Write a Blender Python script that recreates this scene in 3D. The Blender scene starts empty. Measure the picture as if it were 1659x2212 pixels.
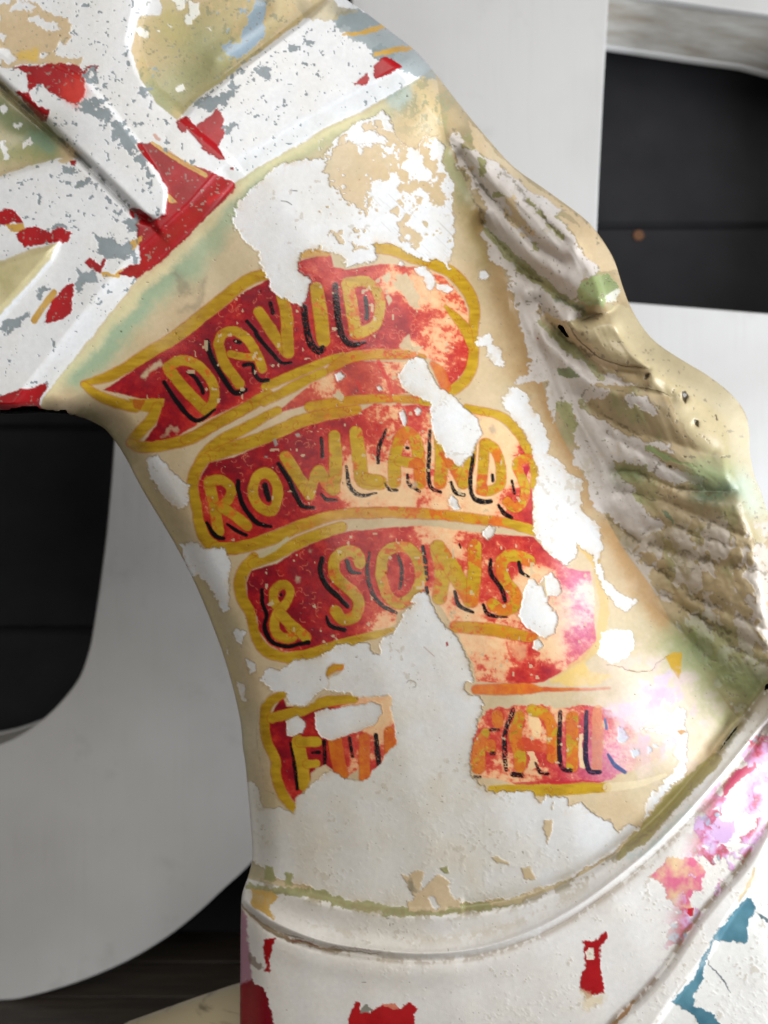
import bpy, math, random
import numpy as np
from mathutils import Vector

# ------------------------------------------------------------------ camera, world, lamps, exposure
sc = bpy.context.scene
CAM_Z = 0.955            # lens height above the floor
TANV = 0.625             # tan of half the vertical field of view
K = TANV / 1106.0        # one drawing unit (1/2212 of the frame height) at one metre
cam_data = bpy.data.cameras.new("camera")
cam = bpy.data.objects.new("camera", cam_data)
sc.collection.objects.link(cam)
cam.location = (0, 0, CAM_Z)
cam.rotation_euler = (math.radians(90), 0, 0)
cam_data.sensor_fit = 'VERTICAL'
cam_data.angle_y = 2 * math.atan(TANV)
cam_data.clip_start = 0.02
cam_data.clip_end = 60
cam_data.dof.use_dof = True
cam_data.dof.focus_distance = 0.87
cam_data.dof.aperture_fstop = 2.1
sc.camera = cam

world = bpy.data.worlds.new("World")
sc.world = world
world.use_nodes = True
wb = world.node_tree.nodes["Background"]
wb.inputs[0].default_value = (0.80, 0.84, 0.92, 1)
wb.inputs[1].default_value = 0.06

def area_lamp(name, loc, target, sx, sy, power, col):
    d = bpy.data.lights.new(name, 'AREA')
    d.shape = 'RECTANGLE'; d.size = sx; d.size_y = sy; d.energy = power; d.color = col
    o = bpy.data.objects.new(name, d)
    sc.collection.objects.link(o)
    o.location = loc
    o.rotation_euler = (Vector(target) - Vector(loc)).to_track_quat('-Z', 'Y').to_euler()
    return o
# daylight from a tall window to the right of the horse; added soft fills high behind the camera and low on the left
area_lamp("window_light", (2.15, 0.38, 0.70), (0.1, 1.0, 0.88), 1.25, 1.7, 92, (0.92, 0.96, 1.0))
area_lamp("room_fill", (0.25, -1.75, 2.75), (0.0, 1.0, 0.80), 2.4, 1.8, 74, (1.0, 0.975, 0.93))
area_lamp("low_fill", (-0.55, -1.25, 0.45), (0.0, 1.0, 0.55), 1.2, 0.8, 9, (1.0, 0.95, 0.87))  # added warm fill that lifts the lower-left collar

sc.view_settings.view_transform = 'Standard'
sc.view_settings.look = 'None'
sc.view_settings.gamma = 1.0
sc.view_settings.exposure = 0.06
sc.view_settings.use_curve_mapping = False

# ------------------------------------------------------------------ drawing helpers (plain numpy)
# All shapes on the horse are drawn in units of its profile plane: x right, y down, 1659 x 2212 = the frame.
rng = np.random.default_rng(7)
STEP = 2.0
gx = np.concatenate([np.arange(-420, -6, 14.0), np.arange(-6, 1666, STEP), np.arange(1666, 2360, 14.0)]).astype(np.float32)
gy = np.concatenate([np.arange(-330, -6, 14.0), np.arange(-6, 2220, STEP), np.arange(2220, 2560, 14.0)]).astype(np.float32)
X, Y = np.meshgrid(gx, gy)
NY, NX = X.shape
TAB = rng.random((8, 256, 256), dtype=np.float32) * 2 - 1

def vnoise(x, y, seed):
    t = TAB[seed % 8]
    x = x + 37.7 * seed; y = y + 91.3 * seed
    xi = np.floor(x); yi = np.floor(y)
    fx = x - xi; fy = y - yi
    fx = fx * fx * (3 - 2 * fx); fy = fy * fy * (3 - 2 * fy)
    xi = xi.astype(np.int32) & 255; yi = yi.astype(np.int32) & 255
    x1 = (xi + 1) & 255; y1 = (yi + 1) & 255
    a = t[yi, xi]; b = t[yi, x1]; c = t[y1, xi]; d = t[y1, x1]
    a = a + (b - a) * fx; c = c + (d - c) * fx
    return a + (c - a) * fy

def fbm(x, y, wl, octv, seed, gain=0.5):
    s = 0; amp = 1.0; tot = 0
    for i in range(octv):
        s = s + amp * vnoise(x / wl, y / wl, seed + i)
        tot += amp; amp *= gain; wl *= 0.5
    return s / tot

WX = 5.5 * fbm(X, Y, 46, 2, 1) + 5.2 * fbm(X, Y, 15, 3, 3, 0.8)
WY = 5.5 * fbm(X, Y, 46, 2, 11) + 5.2 * fbm(X, Y, 15, 3, 13, 0.8)
ADD = 4.0 * fbm(X, Y, 13, 3, 5, 0.75)               # breaks edges up into flecks

REG = {'P': (0, 0, 1), 'v1': (0, 0, .5), 'v2': (829.5, 0, .5), 'v3': (0, 486, .5), 'v4': (829.5, 486, .5),
       'v5': (0, 1053, .5), 'v6': (829.5, 1053, .5), 'v7': (0, 1620, .5), 'v8': (829.5, 1620, .5),
       'R1': (162, 518.4, .25), 'R2': (576.8, 518.4, .3047), 'R3': (405, 883, .25), 'R4': (793.9, 883, .25),
       'R5': (486, 1134, .25), 'R6': (874.9, 1134.1, .2988), 'R7': (534.6, 1409.5, .25), 'R8': (988.3, 1441.9, .2988),
       'Q1': (1263.7, 81, .293), 'Q2': (0, 874.9, .3368), 'Q3': (0, 1847, .3418), 'Q4': (0, 0, .3027),
       'Q5': (955.9, 267.3, .2978), 'Q6': (1166.5, 793.9, .29685), 'Q7': (1166.5, 1296.1, .29685), 'Q8': (502.2, 1863.2, .332)}

def pts(r, s):
    """'x,y x,y ...' in the coordinates of study sheet r -> frame units; 'r:x,y' switches sheets on the way"""
    out = []
    for tok in s.split():
        if ':' in tok:
            r, tok = tok.split(':')
        ox, oy, k = REG[r]
        a, b = tok.split(',')
        out.append((ox + float(a) * k, oy + float(b) * k))
    return np.array(out, dtype=np.float32)

def smooth(p, n=5, closed=False):
    p = np.asarray(p, dtype=np.float32)
    if len(p) < 3:
        return p
    q = np.vstack([p[-1:], p, p[:2]]) if closed else np.vstack([2 * p[0] - p[1], p, 2 * p[-1] - p[-2]])
    out = []
    for i in range(1, len(q) - 2):
        a, b, c, d = q[i - 1], q[i], q[i + 1], q[i + 2]
        for k in range(n):
            t = k / n
            out.append(.5 * ((2 * b) + (c - a) * t + (2 * a - 5 * b + 4 * c - d) * t * t + (3 * b - a - 3 * c + d) * t ** 3))
    if not closed:
        out.append(q[-2])
    return np.array(out, dtype=np.float32)

ALL = (slice(0, NY), slice(0, NX))
def window(p, pad):
    x0, y0 = p.min(0) - pad; x1, y1 = p.max(0) + pad
    return (slice(int(np.searchsorted(gy, y0)), int(np.searchsorted(gy, y1)) + 1),
            slice(int(np.searchsorted(gx, x0)), int(np.searchsorted(gx, x1)) + 1))

def seg_dist2(x, y, a, b):
    dx, dy = float(b[0] - a[0]), float(b[1] - a[1])
    L = dx * dx + dy * dy + 1e-9
    px = x - float(a[0]); py = y - float(a[1])
    h = np.clip((px * dx + py * dy) / L, 0, 1)
    return (px - dx * h) ** 2 + (py - dy * h) ** 2, h

def line_dist(p, x, y):
    d = None
    for i in range(len(p) - 1):
        e, _ = seg_dist2(x, y, p[i], p[i + 1])
        d = e if d is None else np.minimum(d, e)
    return np.sqrt(d)

def poly_sdf(p, x, y):
    d = None
    inside = np.zeros(x.shape, dtype=bool)
    n = len(p)
    for i in range(n):
        a, b = p[i], p[(i + 1) % n]
        e, _ = seg_dist2(x, y, a, b)
        d = e if d is None else np.minimum(d, e)
        if a[1] != b[1]:
            c = ((a[1] > y) != (b[1] > y)) & (x < (b[0] - a[0]) * (y - a[1]) / (b[1] - a[1]) + a[0])
            inside ^= c
    d = np.sqrt(d)
    return np.where(inside, -d, d)

def cov(sdf, soft=1.0):
    return np.clip(.5 - sdf / (2 * soft), 0, 1)

def sstep(a, b, v):
    t = np.clip((v - a) / (b - a), 0, 1)
    return t * t * (3 - 2 * t)

def poly_mask(p, jag=1.0, soft=1.0):
    w = window(p, 14 + 9 * jag)
    return w, cov(poly_sdf(p, X[w] + jag * WX[w], Y[w] + jag * WY[w]) + (jag * ADD[w] if jag > .4 else 0), soft)

def stroke_sdf(p, wd, x, y):
    """wd: full width, or one per point"""
    wd = np.atleast_1d(np.asarray(wd, dtype=np.float32))
    if len(wd) == 1:
        wd = np.repeat(wd, len(p))
    elif len(wd) != len(p):
        wd = np.interp(np.linspace(0, 1, len(p)), np.linspace(0, 1, len(wd)), wd)
    d = None
    for i in range(len(p) - 1):
        e, h = seg_dist2(x, y, p[i], p[i + 1])
        e = np.sqrt(e) - .5 * (wd[i] + (wd[i + 1] - wd[i]) * h)
        d = e if d is None else np.minimum(d, e)
    return d

def stroke_mask(p, wd, jag=.2, soft=1.0):
    w = window(p, 12 + float(np.max(wd)) * .5 + 9 * jag + 2.2 * soft)
    return w, cov(stroke_sdf(p, wd, X[w] + jag * WX[w], Y[w] + jag * WY[w]), soft)

def lin(c):
    c = np.asarray(c, dtype=np.float32) / 255.0
    return np.where(c <= .04045, c / 12.92, ((c + .055) / 1.055) ** 2.4).astype(np.float32)

# paint state: linear albedo, film thickness in millimetres, roughness
COL = np.empty((NY, NX, 3), np.float32)
THK = np.zeros((NY, NX), np.float32)
RGH = np.full((NY, NX), .42, np.float32)

def lay(w, m, col, thk=None, rgh=None, a=1.0):
    c = lin(col) if not isinstance(col, np.ndarray) else (col[w] if col.shape[:2] == (NY, NX) else col)
    m = (m * a).astype(np.float32)
    COL[w] += (c - COL[w]) * m[..., None]
    if thk is not None:
        THK[w] += (thk - THK[w]) * m
    if rgh is not None:
        RGH[w] += (rgh - RGH[w]) * m

def P_(r, s, col, jag=1.0, thk=None, rgh=None, a=1.0, soft=1.0, clip=None, rim=0.0):
    p = pts(r, s)
    w, m = poly_mask(p, jag, soft)
    if clip is not None:
        m = m * clip[w]
    if rim:                                   # grime caught along the broken edge of the paint film
        lay(w, np.clip(4 * m * (1 - m), 0, 1), (112, 96, 72), a=rim)
    lay(w, m, col, thk, rgh, a)
    return w, m

def S_(r, wd, s, col, jag=.2, thk=None, rgh=None, a=1.0, soft=1.0, clip=None, sm=True):
    p = pts(r, s)
    if sm:
        p = smooth(p)
    k = REG[r][2]
    w, m = stroke_mask(p, np.asarray(wd, dtype=np.float32) * k, jag, soft)
    if clip is not None:
        m = m * clip[w]
    lay(w, m, col, thk, rgh, a)
    return w, m

def A_(r, wd, s, col, a=1.0):
    """soft airbrush stroke: wd is the distance over which it fades"""
    p = smooth(pts(r, s))
    wd = wd * REG[r][2]
    w = window(p, wd * 2.6)
    d = line_dist(p, X[w] + 2 * WX[w], Y[w] + 2 * WY[w])
    lay(w, np.exp(-(d / wd) ** 2), col, a=a)

# ------------------------------------------------------------------ the outline and the leading lines of the carving
OUT_R = pts('P', "560,-230 640,-120 700,-50 750,0 780,20 829,57 900,112 945,165 1004,240 1054,300 1109,360 1179,410 1254,465 1284,495 1309,530 1328,565 "
            "1344,616 1359,656 1384,701 1419,741 1479,781 1529,811 1579,851 1609,891 1619,936 1619,971 1629,1026 1643,1060 1665,1125 1720,1270 1850,1420 2080,1540 2300,1600")
OUT_B = pts('P', "2310,2480 1300,2520 560,2480")
OUT_L = pts('P', "518,2300 518,2212 519,2100 520,2000 522,1940 529,1912 537,1890 545,1850 542,1785 530,1650 525,1620 520,1563 505,1493 485,1423 460,1353 425,1268 385,1188 350,1128 "
            "305,1053 270,986 236,936 210,916 165,898 100,891 50,893 0,893 -120,880 -300,840 -390,700")
OUT_T = pts('P', "-400,380 -330,120 -160,-80 60,-220 300,-290")
OUTLINE = np.vstack([smooth(np.vstack([OUT_R]), 3), OUT_B, smooth(OUT_L, 3), OUT_T])
D_OUT = poly_sdf(OUTLINE, X, Y)
INS = D_OUT < 0

LEFT = pts('P', "100,891 165,898 210,916 236,936 270,986 305,1053 350,1128 385,1188 425,1268 460,1353 485,1423 505,1493 520,1563 530,1650 542,1785 545,1850 530,1920 520,2000 518,2212 518,2600")
VALLEY = smooth(pts('P', "880,60 935,140 950,220 964,305 1000,380 1026,434 1046,488 1080,570 1112,650 1135,714 1155,773 1178,850 1205,927 1255,1017 1297,1091 1326,1150 "
                    "1365,1210 1409,1269 1445,1335 1485,1395 1530,1460 1580,1535 1640,1585 1800,1680 2200,1800"), 2)
CREST = smooth(pts('P', "964,300 1010,318 1060,352 1140,415 1215,478 1262,535 1292,600 1320,665 1350,720 1395,775 1445,850 1480,930 1530,990 1590,1035 1625,1150 1690,1300 1850,1450 2100,1560"), 2)
JOWL = pts('P', "1000,70 945,140 900,172 825,215 690,285 505,395 440,470 370,535 300,600 220,700 140,800 100,850 60,905 -60,960")
LINE_U = smooth(pts('P', "440,1860 500,1880 542,1900 625,1920 700,1945 829,1966 929,1971 1029,1965 1129,1945 1229,1905 1329,1845 1429,1765 1529,1650 1600,1553 1680,1450 1800,1300"), 3)
LINE_1 = smooth(pts('P', "440,1880 500,1930 525,1950 575,1988 650,2023 725,2045 829,2060 929,2065 1029,2055 1129,2025 1229,1975 1329,1905 1429,1820 1529,1715 1609,1620 1659,1555 1760,1430"), 3)
LINE_2 = smooth(pts('P', "1180,2400 1324,2212 1379,2160 1444,2085 1499,1998 1554,1930 1604,1870 1659,1785 1760,1640 1900,1500"), 3)
LINE_3 = smooth(pts('P', "1280,2420 1449,2165 1519,2075 1569,1990 1619,1920 1659,1862 1780,1700 1950,1560"), 3)

def below(line, far):
    return poly_sdf(np.vstack([line, np.array(far, dtype=np.float32)]), X, Y)
HEAD = below(JOWL, [(-500, 960), (-500, -400), (1000, -400)])                 # negative on the head
BU = below(LINE_U, [(2500, 1300), (2500, 2700), (440, 2700)])                 # negative below each collar line
B1 = below(LINE_1, [(2500, 1430), (2500, 2700), (440, 2700)])
B2 = below(LINE_2, [(2500, 1500), (2500, 2700), (1180, 2700)])
B3 = below(LINE_3, [(2500, 1560), (2500, 2700), (1280, 2700)])
MANE = below(VALLEY, [(2500, 1800), (2500, -400), (880, -400)])               # negative right of the valley
OUTER = below(CREST, [(2500, 1560), (2500, -400), (964, -400)])               # negative outside the crest
STRAP_B = pts('P', "720,-10 655,42 420,220 385,262 210,345 125,340 0,380 -420,520 -420,960 60,940 100,850 140,800 220,700 300,600 370,535 440,470 505,395 690,285 825,215 900,172 945,140 1000,70 800,-40")
STRAP_C = pts('P', "-260,-40 -60,120 0,178 105,272 200,362 290,452 355,512 440,462 505,395 440,315 385,262 335,222 305,170 285,110 300,40 330,-60 100,-200")
STRAP_A = pts('P', "-260,-40 -60,120 0,178 105,272 200,362 290,452 325,470 357,463 361,410 330,357 297,307 240,235 190,175 120,140 20,120 -60,60 -200,-120")
WEDGE = pts('v3', "-300,300 0,150 250,76 215,150 120,260 0,395 -300,700")
SB = poly_sdf(STRAP_B, X, Y); SCC = poly_sdf(STRAP_C, X, Y); SA = poly_sdf(STRAP_A, X, Y); SW = poly_sdf(WEDGE, X, Y)
D_L = line_dist(LEFT, X, Y); D_V = line_dist(VALLEY, X, Y); D_K = line_dist(CREST, X, Y)
SV = D_V / (D_V + D_K + 1e-3)                     # strand coordinate of the mane: 0 valley .. 1 crest
ALONG = X * .68 + Y * .73

# ------------------------------------------------------------------ paint films, oldest first
n_big = fbm(X, Y, 160, 3, 21); n_mid = fbm(X, Y, 40, 3, 25); n_fin = fbm(X, Y, 9, 2, 29, .7)
n_mid2 = fbm(X, Y, 34, 4, 33, .6); n_fin2 = fbm(X, Y, 7, 2, 41, .7)
def field(c0, c1, v, c2=None):
    v = np.clip(v, 0, 1)[..., None]
    return (lin(c0) + (lin(c1) - lin(c0)) * v).astype(np.float32)
F_WHITE = field((223, 224, 226), (202, 194, 178), .08 + .35 * n_big + .25 * n_mid + .5 * sstep(1150, 1850, Y) * sstep(1500, 900, X))
F_TAN = field((211, 190, 157), (188, 164, 126), .45 + .5 * n_big + .35 * n_mid + .12 * n_fin)
F_TAN = F_TAN + (lin((176, 180, 150)) - F_TAN) * (.25 * sstep(.0, .6, fbm(X, Y, 120, 3, 23)))[..., None]
F_OLIVE = field((168, 166, 118), (136, 134, 92), .5 + .6 * n_mid + .25 * n_fin)
F_GREY = field((146, 155, 160), (124, 133, 137), .5 + .6 * n_mid)
F_RED = field((182, 18, 26), (132, 8, 17), .5 + .6 * n_big + .4 * n_mid)
F_GOLD = field((206, 168, 92), (186, 140, 60), .5 + .8 * n_mid)
COL[:] = F_WHITE
NECK = (HEAD > 0) & (BU > 0) & INS
W_ = 0.0                      # film thickness of bare white
T_ = 0.65                     # of the cream coat

# neck and mane: cream coat with soft airbrush strokes, the brown ones painting in valley shade
m = cov(-HEAD, 1.2) * cov(-BU, 1.5)
lay(ALL, m, F_TAN, T_, .37)
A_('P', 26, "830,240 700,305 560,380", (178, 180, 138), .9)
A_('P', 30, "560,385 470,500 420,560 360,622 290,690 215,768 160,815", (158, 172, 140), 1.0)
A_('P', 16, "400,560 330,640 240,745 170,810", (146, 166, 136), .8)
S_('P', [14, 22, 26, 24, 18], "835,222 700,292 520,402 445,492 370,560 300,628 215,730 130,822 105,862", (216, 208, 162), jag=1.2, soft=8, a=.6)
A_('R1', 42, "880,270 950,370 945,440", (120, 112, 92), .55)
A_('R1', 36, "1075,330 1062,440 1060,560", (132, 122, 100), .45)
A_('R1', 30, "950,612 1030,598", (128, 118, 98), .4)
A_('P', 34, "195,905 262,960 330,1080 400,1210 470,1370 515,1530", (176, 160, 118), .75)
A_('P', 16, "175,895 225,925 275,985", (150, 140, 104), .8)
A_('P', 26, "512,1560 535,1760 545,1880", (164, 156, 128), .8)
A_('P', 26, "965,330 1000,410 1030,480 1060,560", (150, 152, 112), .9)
A_('P', 44, "1040,470 1075,560 1115,690 1150,790", (164, 130, 80), .75)  # brown strokes from here put the valley's shade into the coat
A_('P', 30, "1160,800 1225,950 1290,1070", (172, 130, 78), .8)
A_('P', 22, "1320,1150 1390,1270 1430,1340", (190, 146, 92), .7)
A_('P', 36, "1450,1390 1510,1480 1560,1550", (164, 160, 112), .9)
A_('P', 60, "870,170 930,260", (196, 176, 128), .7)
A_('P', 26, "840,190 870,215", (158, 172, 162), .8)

# ---- red, mottled from dense crimson to thin stain
BL = np.array([
 (400,800,90,.92),(330,850,60,.85),(560,700,90,.92),(470,760,80,.95),(640,650,60,.85),(760,700,70,.95),(690,720,60,.9),(870,690,55,.95),(920,690,40,.85),(860,600,60,.42),(905,640,40,.1),(950,745,50,.5),
 (1000,780,40,.8),(985,700,30,.35),(960,620,40,.45),(930,700,30,.3),(840,570,50,.7),(780,560,50,.75),(700,565,40,.7),(890,760,30,.1),(985,640,30,.75),(1000,830,30,.9),(430,900,30,.35),(325,925,50,.8),
 (520,1020,60,.9),(600,960,60,.95),(690,930,60,.92),(740,980,40,.55),(650,1060,50,.95),(480,1100,50,.55),(700,1090,40,.75),(780,1040,50,.2),(850,870,40,.62),(910,890,35,.7),(900,1000,50,.5),(820,940,40,.6),
 (1000,1080,60,.3),(1060,1000,60,.05),(1110,1080,30,.8),(1130,990,25,.9),(850,1080,40,.12),(930,1070,35,.5),(960,960,40,.2),(870,940,40,.6),
 (760,830,35,.8),(715,840,30,.35),(850,830,50,.42),(640,890,50,.62),(690,870,40,.25),(800,820,30,.75),(560,900,50,.3),
 (600,1250,70,.98),(680,1290,60,.98),(760,1190,50,.9),(860,1170,50,.85),(810,1270,50,.92),(740,1330,50,.9),(830,1330,40,.4),(950,1150,60,.3),(1000,1200,50,.5),(1030,1170,40,.6),(900,1230,40,.8),(980,1280,40,.3),
 (1120,1170,40,.85),(1080,1220,40,.6),(1060,1270,30,.7),(1140,1260,30,.2),(1180,1300,40,.3),(1100,1340,40,.6),(1000,1370,50,.25),(1090,1430,40,.45),(1140,1440,40,.9),(1060,1440,50,.45),(1190,1400,30,.1),(1240,1230,30,.62),(1260,1330,30,.45),(1250,1390,40,.62),(1220,1340,30,.1),(1275,1290,25,.25),
 (1080,1560,60,.6),(1060,1640,40,.7),(1150,1620,50,.62),(1100,1690,50,.42),(1200,1680,40,.75),(1250,1570,40,.75),(1290,1660,50,.85),(1030,1700,40,.3),(1170,1540,40,.6),(1330,1640,60,.5),(1260,1640,40,.55),(1220,1560,30,.3),
 (640,1600,60,.95),(700,1600,40,.9),(750,1600,40,.5),(850,1640,40,.62),(800,1560,40,.3)], dtype=np.float32)
wr = (slice(int(np.searchsorted(gy, 520)), int(np.searchsorted(gy, 1800))), slice(int(np.searchsorted(gx, 170)), int(np.searchsorted(gx, 1500))))
cw = np.full(X[wr].shape, 1e-4, np.float32); cv = cw * .5
for bx, by, br, bv in BL:
    q = np.exp(-((X[wr] - bx) ** 2 + (Y[wr] - by) ** 2) / (2 * (br * .62) ** 2)) + .0002
    cw += q; cv += q * bv
den = np.zeros_like(X)
den[wr] = cv / cw
den = den + .13 * fbm(X * .35 + Y * .12, Y * 1.3 - X * .35, 12, 3, 57, .6) + .10 * sstep(760, 500, X)
den = den - .11 * sstep(640, 860, X) * (1 - .5 * sstep(1180, 1260, X)) + .34 * n_mid2 + .27 * fbm(X, Y, 14, 4, 51, .85)
def ramp(v, stops):
    out = np.empty(v.shape + (3,), np.float32)
    xs = [s[0] for s in stops]
    cs = np.array([lin(s[1]) for s in stops])
    for i in range(3):
        out[..., i] = np.interp(v, xs, cs[:, i])
    return out
F_STAIN = ramp(den, [(.10, (230, 190, 145)), (.32, (230, 172, 128)), (.40, (224, 140, 102)), (.46, (206, 90, 66)), (.58, (194, 60, 48)), (.74, (180, 42, 38)), (.95, (154, 26, 36)), (1.2, (126, 20, 34))])
pk = np.exp(-((X - 1255) ** 2 / 52 ** 2 + (Y - 1310) ** 2 / 120 ** 2) ** 1.0) + np.exp(-((X - 1330) ** 2 / 85 ** 2 + (Y - 1640) ** 2 / 75 ** 2)) + .8 * np.exp(-((X - 1440) ** 2 + (Y - 1520) ** 2) / 70 ** 2)
pk = (np.clip(pk, 0, 1) * .8)[..., None]
F_PINKST = ramp(den, [(.15, (236, 214, 206)), (.35, (226, 180, 196)), (.6, (212, 128, 170)), (.9, (190, 88, 140))])
F_STAIN = F_STAIN + (F_PINKST - F_STAIN) * pk
REDM = np.zeros_like(X); YELM = np.zeros_like(X); BLKM = np.zeros_like(X)

def red(r, s, jag=.35, clip=None, a=1.0):
    p = pts(r, s)
    w, m = poly_mask(p, jag, 1.3)
    if clip is not None:
        m = m * clip[w]
    m = m * (1 - .80 * sstep(1285, 1400, X[w] + 90 * n_mid2[w]))          # fades out towards the right
    lay(w, m, F_STAIN, T_ + .03, .30, a)
    REDM[w] = np.maximum(REDM[w], m)

flake = fbm(X, Y, 26, 4, 61, .65)
old = sstep(640, 900, X) * .34 - .42 + .24 * sstep(980, 1040, X) * sstep(1470, 1510, Y)               # lettering is more worn towards the mane
F_YEL = field((196, 158, 42), (162, 122, 28), .3 + .3 * sstep(800, 450, X) + .5 * n_mid + .5 * fbm(X * .4, Y * 1.6, 10, 2, 71))
F_ORG = field((212, 124, 40), (196, 84, 36), .5 + .7 * n_mid2 + .5 * n_fin)
YW = sstep(-.10, .10, flake + old + .22 * n_fin)[..., None]
F_LET = F_YEL + (F_ORG - F_YEL) * YW * .9
F_LINE = F_YEL + (F_ORG - F_YEL) * (.30 + .7 * YW) * sstep(560, 800, X)[..., None]

def yel(r, wd, s, clip=None, f=None, a=1.0, jag=.3, edge=True):
    p = smooth(pts(r, s)); k = REG[r][2]
    wd = np.asarray(wd, dtype=np.float32) * k
    if edge:                                       # thin red shadow round the brush stroke
        w, m = stroke_mask(p, wd + 3.0, jag, 1.2)
        if clip is not None: m = m * clip[w]
        lay(w, m, (170, 44, 26), a=.55 * a)
    w, m = stroke_mask(p, wd, jag, 1.0)
    if clip is not None: m = m * clip[w]
    lay(w, m, F_LET if f is None else f, T_ + .10, .24, a)
    YELM[w] = np.maximum(YELM[w], m * a)

crk = np.abs(fbm(X, Y, 9, 2, 81, .6))
def blk(r, wd, s, clip=None, col=(22, 18, 20), worn=0.0, a=1.0):
    p = smooth(pts(r, s)); k = REG[r][2]
    w, m = stroke_mask(p, np.asarray(wd, dtype=np.float32) * k, .25, .9)
    if clip is not None: m = m * clip[w]
    m = m * (1 - worn * (1 - sstep(.02, .14, crk[w])))
    lay(w, m, col, T_ + .14, .22, a)
    BLKM[w] = np.maximum(BLKM[w], m * a)

# ---- first scroll: DAVID
red('R1', "245,1295 430,1180 640,1020 900,880 1150,680 1400,490 1659,340 R2:60,250 230,150 340,118 455,108 470,190 560,215 700,185 860,168 1000,190 1110,190 1250,262 1340,345 1400,430 1436,560 1450,750 1430,890 1290,1066 "
    "1270,960 1220,870 1130,830 1000,790 800,780 600,790 430,840 250,900 0,1010 R1:1659,1300 1300,1480 1050,1600 850,1720 590,1750 700,1600 770,1385 560,1372")
red('R2', "560,850 700,860 1000,860 960,1000 1000,1080 900,1100 700,1110 560,1130 300,1170 60,1223 200,1110 330,1010 400,980", a=.92)
S_('R2', 26, "790,860 850,980 890,1090", (198, 40, 40), a=.8)
S_('R2', 22, "640,1010 690,1100", (200, 50, 44), a=.7)
S_('R2', 40, "935,1170 920,1223", (200, 44, 40), a=.8)
yel('R1', [40, 96, 100, 108, 112, 104, 96], "70,1240 250,1195 420,1115 620,985 850,850 1100,655 1350,455 1540,325 1670,290", f=F_YEL)
yel('R1', [50, 90, 80], "75,1250 180,1330 320,1395 520,1450", f=F_YEL)
w, m = poly_mask(pts('R1', "450,1372 770,1376 764,1436 690,1510 640,1492 540,1472"), .3)
lay(w, m, F_YEL, T_ + .1, .26); YELM[w] = np.maximum(YELM[w], m)
P_('R1', "470,1375 610,1378 560,1465 510,1445", (176, 70, 34), jag=.8, a=.7)
yel('R1', [70, 96, 96, 80], "715,1440 660,1550 560,1660 480,1750", f=F_YEL)
yel('R1', [70, 96, 98, 104, 96, 92], "480,1755 560,1790 750,1775 1000,1715 1200,1600 1400,1490 1670,1340", f=F_YEL)
yel('R2', [60, 66, 60, 40], "-10,1040 200,950 400,862 540,815", f=F_YEL)
yel('R2', [30, 66, 76, 72, 60, 40], "400,945 500,880 620,825 850,808 1000,812 1110,832", f=F_LINE)
yel('R2', 54, "230,110 330,92 420,92", f=F_LINE, a=.75)
yel('R2', [70, 76, 80, 84, 86, 80, 74, 70, 76, 80, 70], "770,55 900,75 1050,130 1180,168 1300,225 1390,310 1450,410 1472,520 1462,650 1468,800 1450,910 1390,1010 1285,1085", f=F_YEL)
yel('R2', [16, 60, 76, 40], "1262,470 1340,555 1410,640 1450,760", f=F_YEL)
yel('R2', [30, 80, 70], "1170,870 1230,940 1270,1050", f=F_ORG, a=.85)
for wd, s in [(96, "815,1125 950,1290 1130,1470"), (86, "800,1100 900,1045 1020,1060 1130,1150 1200,1270 1200,1390 1130,1475"),
              (92, "1240,900 1290,1060 1420,1240"), (84, "1240,900 1275,812 1380,785 1490,860 1560,970 1620,1110"), (62, "1345,985 1450,1010 1545,1015"),
              ([90, 100, 90], "v3:1118,375 v3:1180,468 v3:1235,550")]:
    yel('R1', wd, s)
for wd, s in [(86, "110,405 140,560 150,795"), ([84, 100, 96], "350,345 380,540 402,710"), (88, "572,310 605,500 630,665"), (74, "600,300 700,295 785,370 800,480 765,600 650,668")]:
    yel('R2', wd, s)
for wd, s in [([34, 44, 44, 40, 36, 24], "770,1230 860,1370 960,1500 1045,1560 1130,1530 1210,1465"), ([30, 42, 36], "975,1145 1040,1190 1085,1260 1105,1320"),
              ([56, 50, 46, 46, 50, 40], "1140,880 1170,1000 1260,1160 1350,1290 1400,1320 1475,1295"), (36, "1382,870 1425,886"), (38, "1460,1080 1530,1080 1550,1150 1600,1210 1665,1212"),
              ([34, 40, 36, 26], "1485,700 1560,790 v3:1110,478 v3:1180,560 v3:1215,594 v3:1258,594")]:
    blk('R1', wd, s)
for wd, s, o in [(30, "25,450 42,520", .4), ([50, 48, 54, 56, 50], "262,480 280,620 310,730 360,782 395,770", .5), ([44, 54, 48, 46, 44, 16], "485,322 495,480 520,640 560,720 620,742 700,720", .3), (30, "695,410 705,480 705,555", 0)]:
    blk('R2', wd, s, worn=o)
blk('R2', [20, 26, 22], "-8,985 10,985 30,1000", a=0)

# ---- second scroll: ROWLANDS
red('R3', "95,620 190,470 400,420 700,290 950,160 1250,70 1500,20 R4:0,-10 R2:760,1160 950,1170 1130,1160 R4:560,0 860,0 1100,90 1290,240 1405,400 1425,700 1432,1010 1200,950 700,880 0,850 R3:1600,845 1200,890 900,985 500,1145 260,1185 150,1060 95,800")
P_('R4', "1320,240 1410,400 1345,400", (176, 24, 52), jag=.3); P_('R4', "1345,500 1410,490 1375,590 1350,570", (176, 24, 52), jag=.3)
yel('R3', [70, 84, 84], "-20,268 250,140 520,-20", f=F_YEL)
yel('R3', [90, 110, 104, 90, 70], "70,560 150,410 300,280 500,165 780,10", f=F_YEL)
yel('R2', [52, 70, 60], "-20,1150 200,1035 400,935", f=F_YEL)
yel('R3', [90, 112, 112, 110, 100, 80], "190,420 420,335 700,232 950,120 1200,55 1460,10", f=F_LINE)
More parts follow.
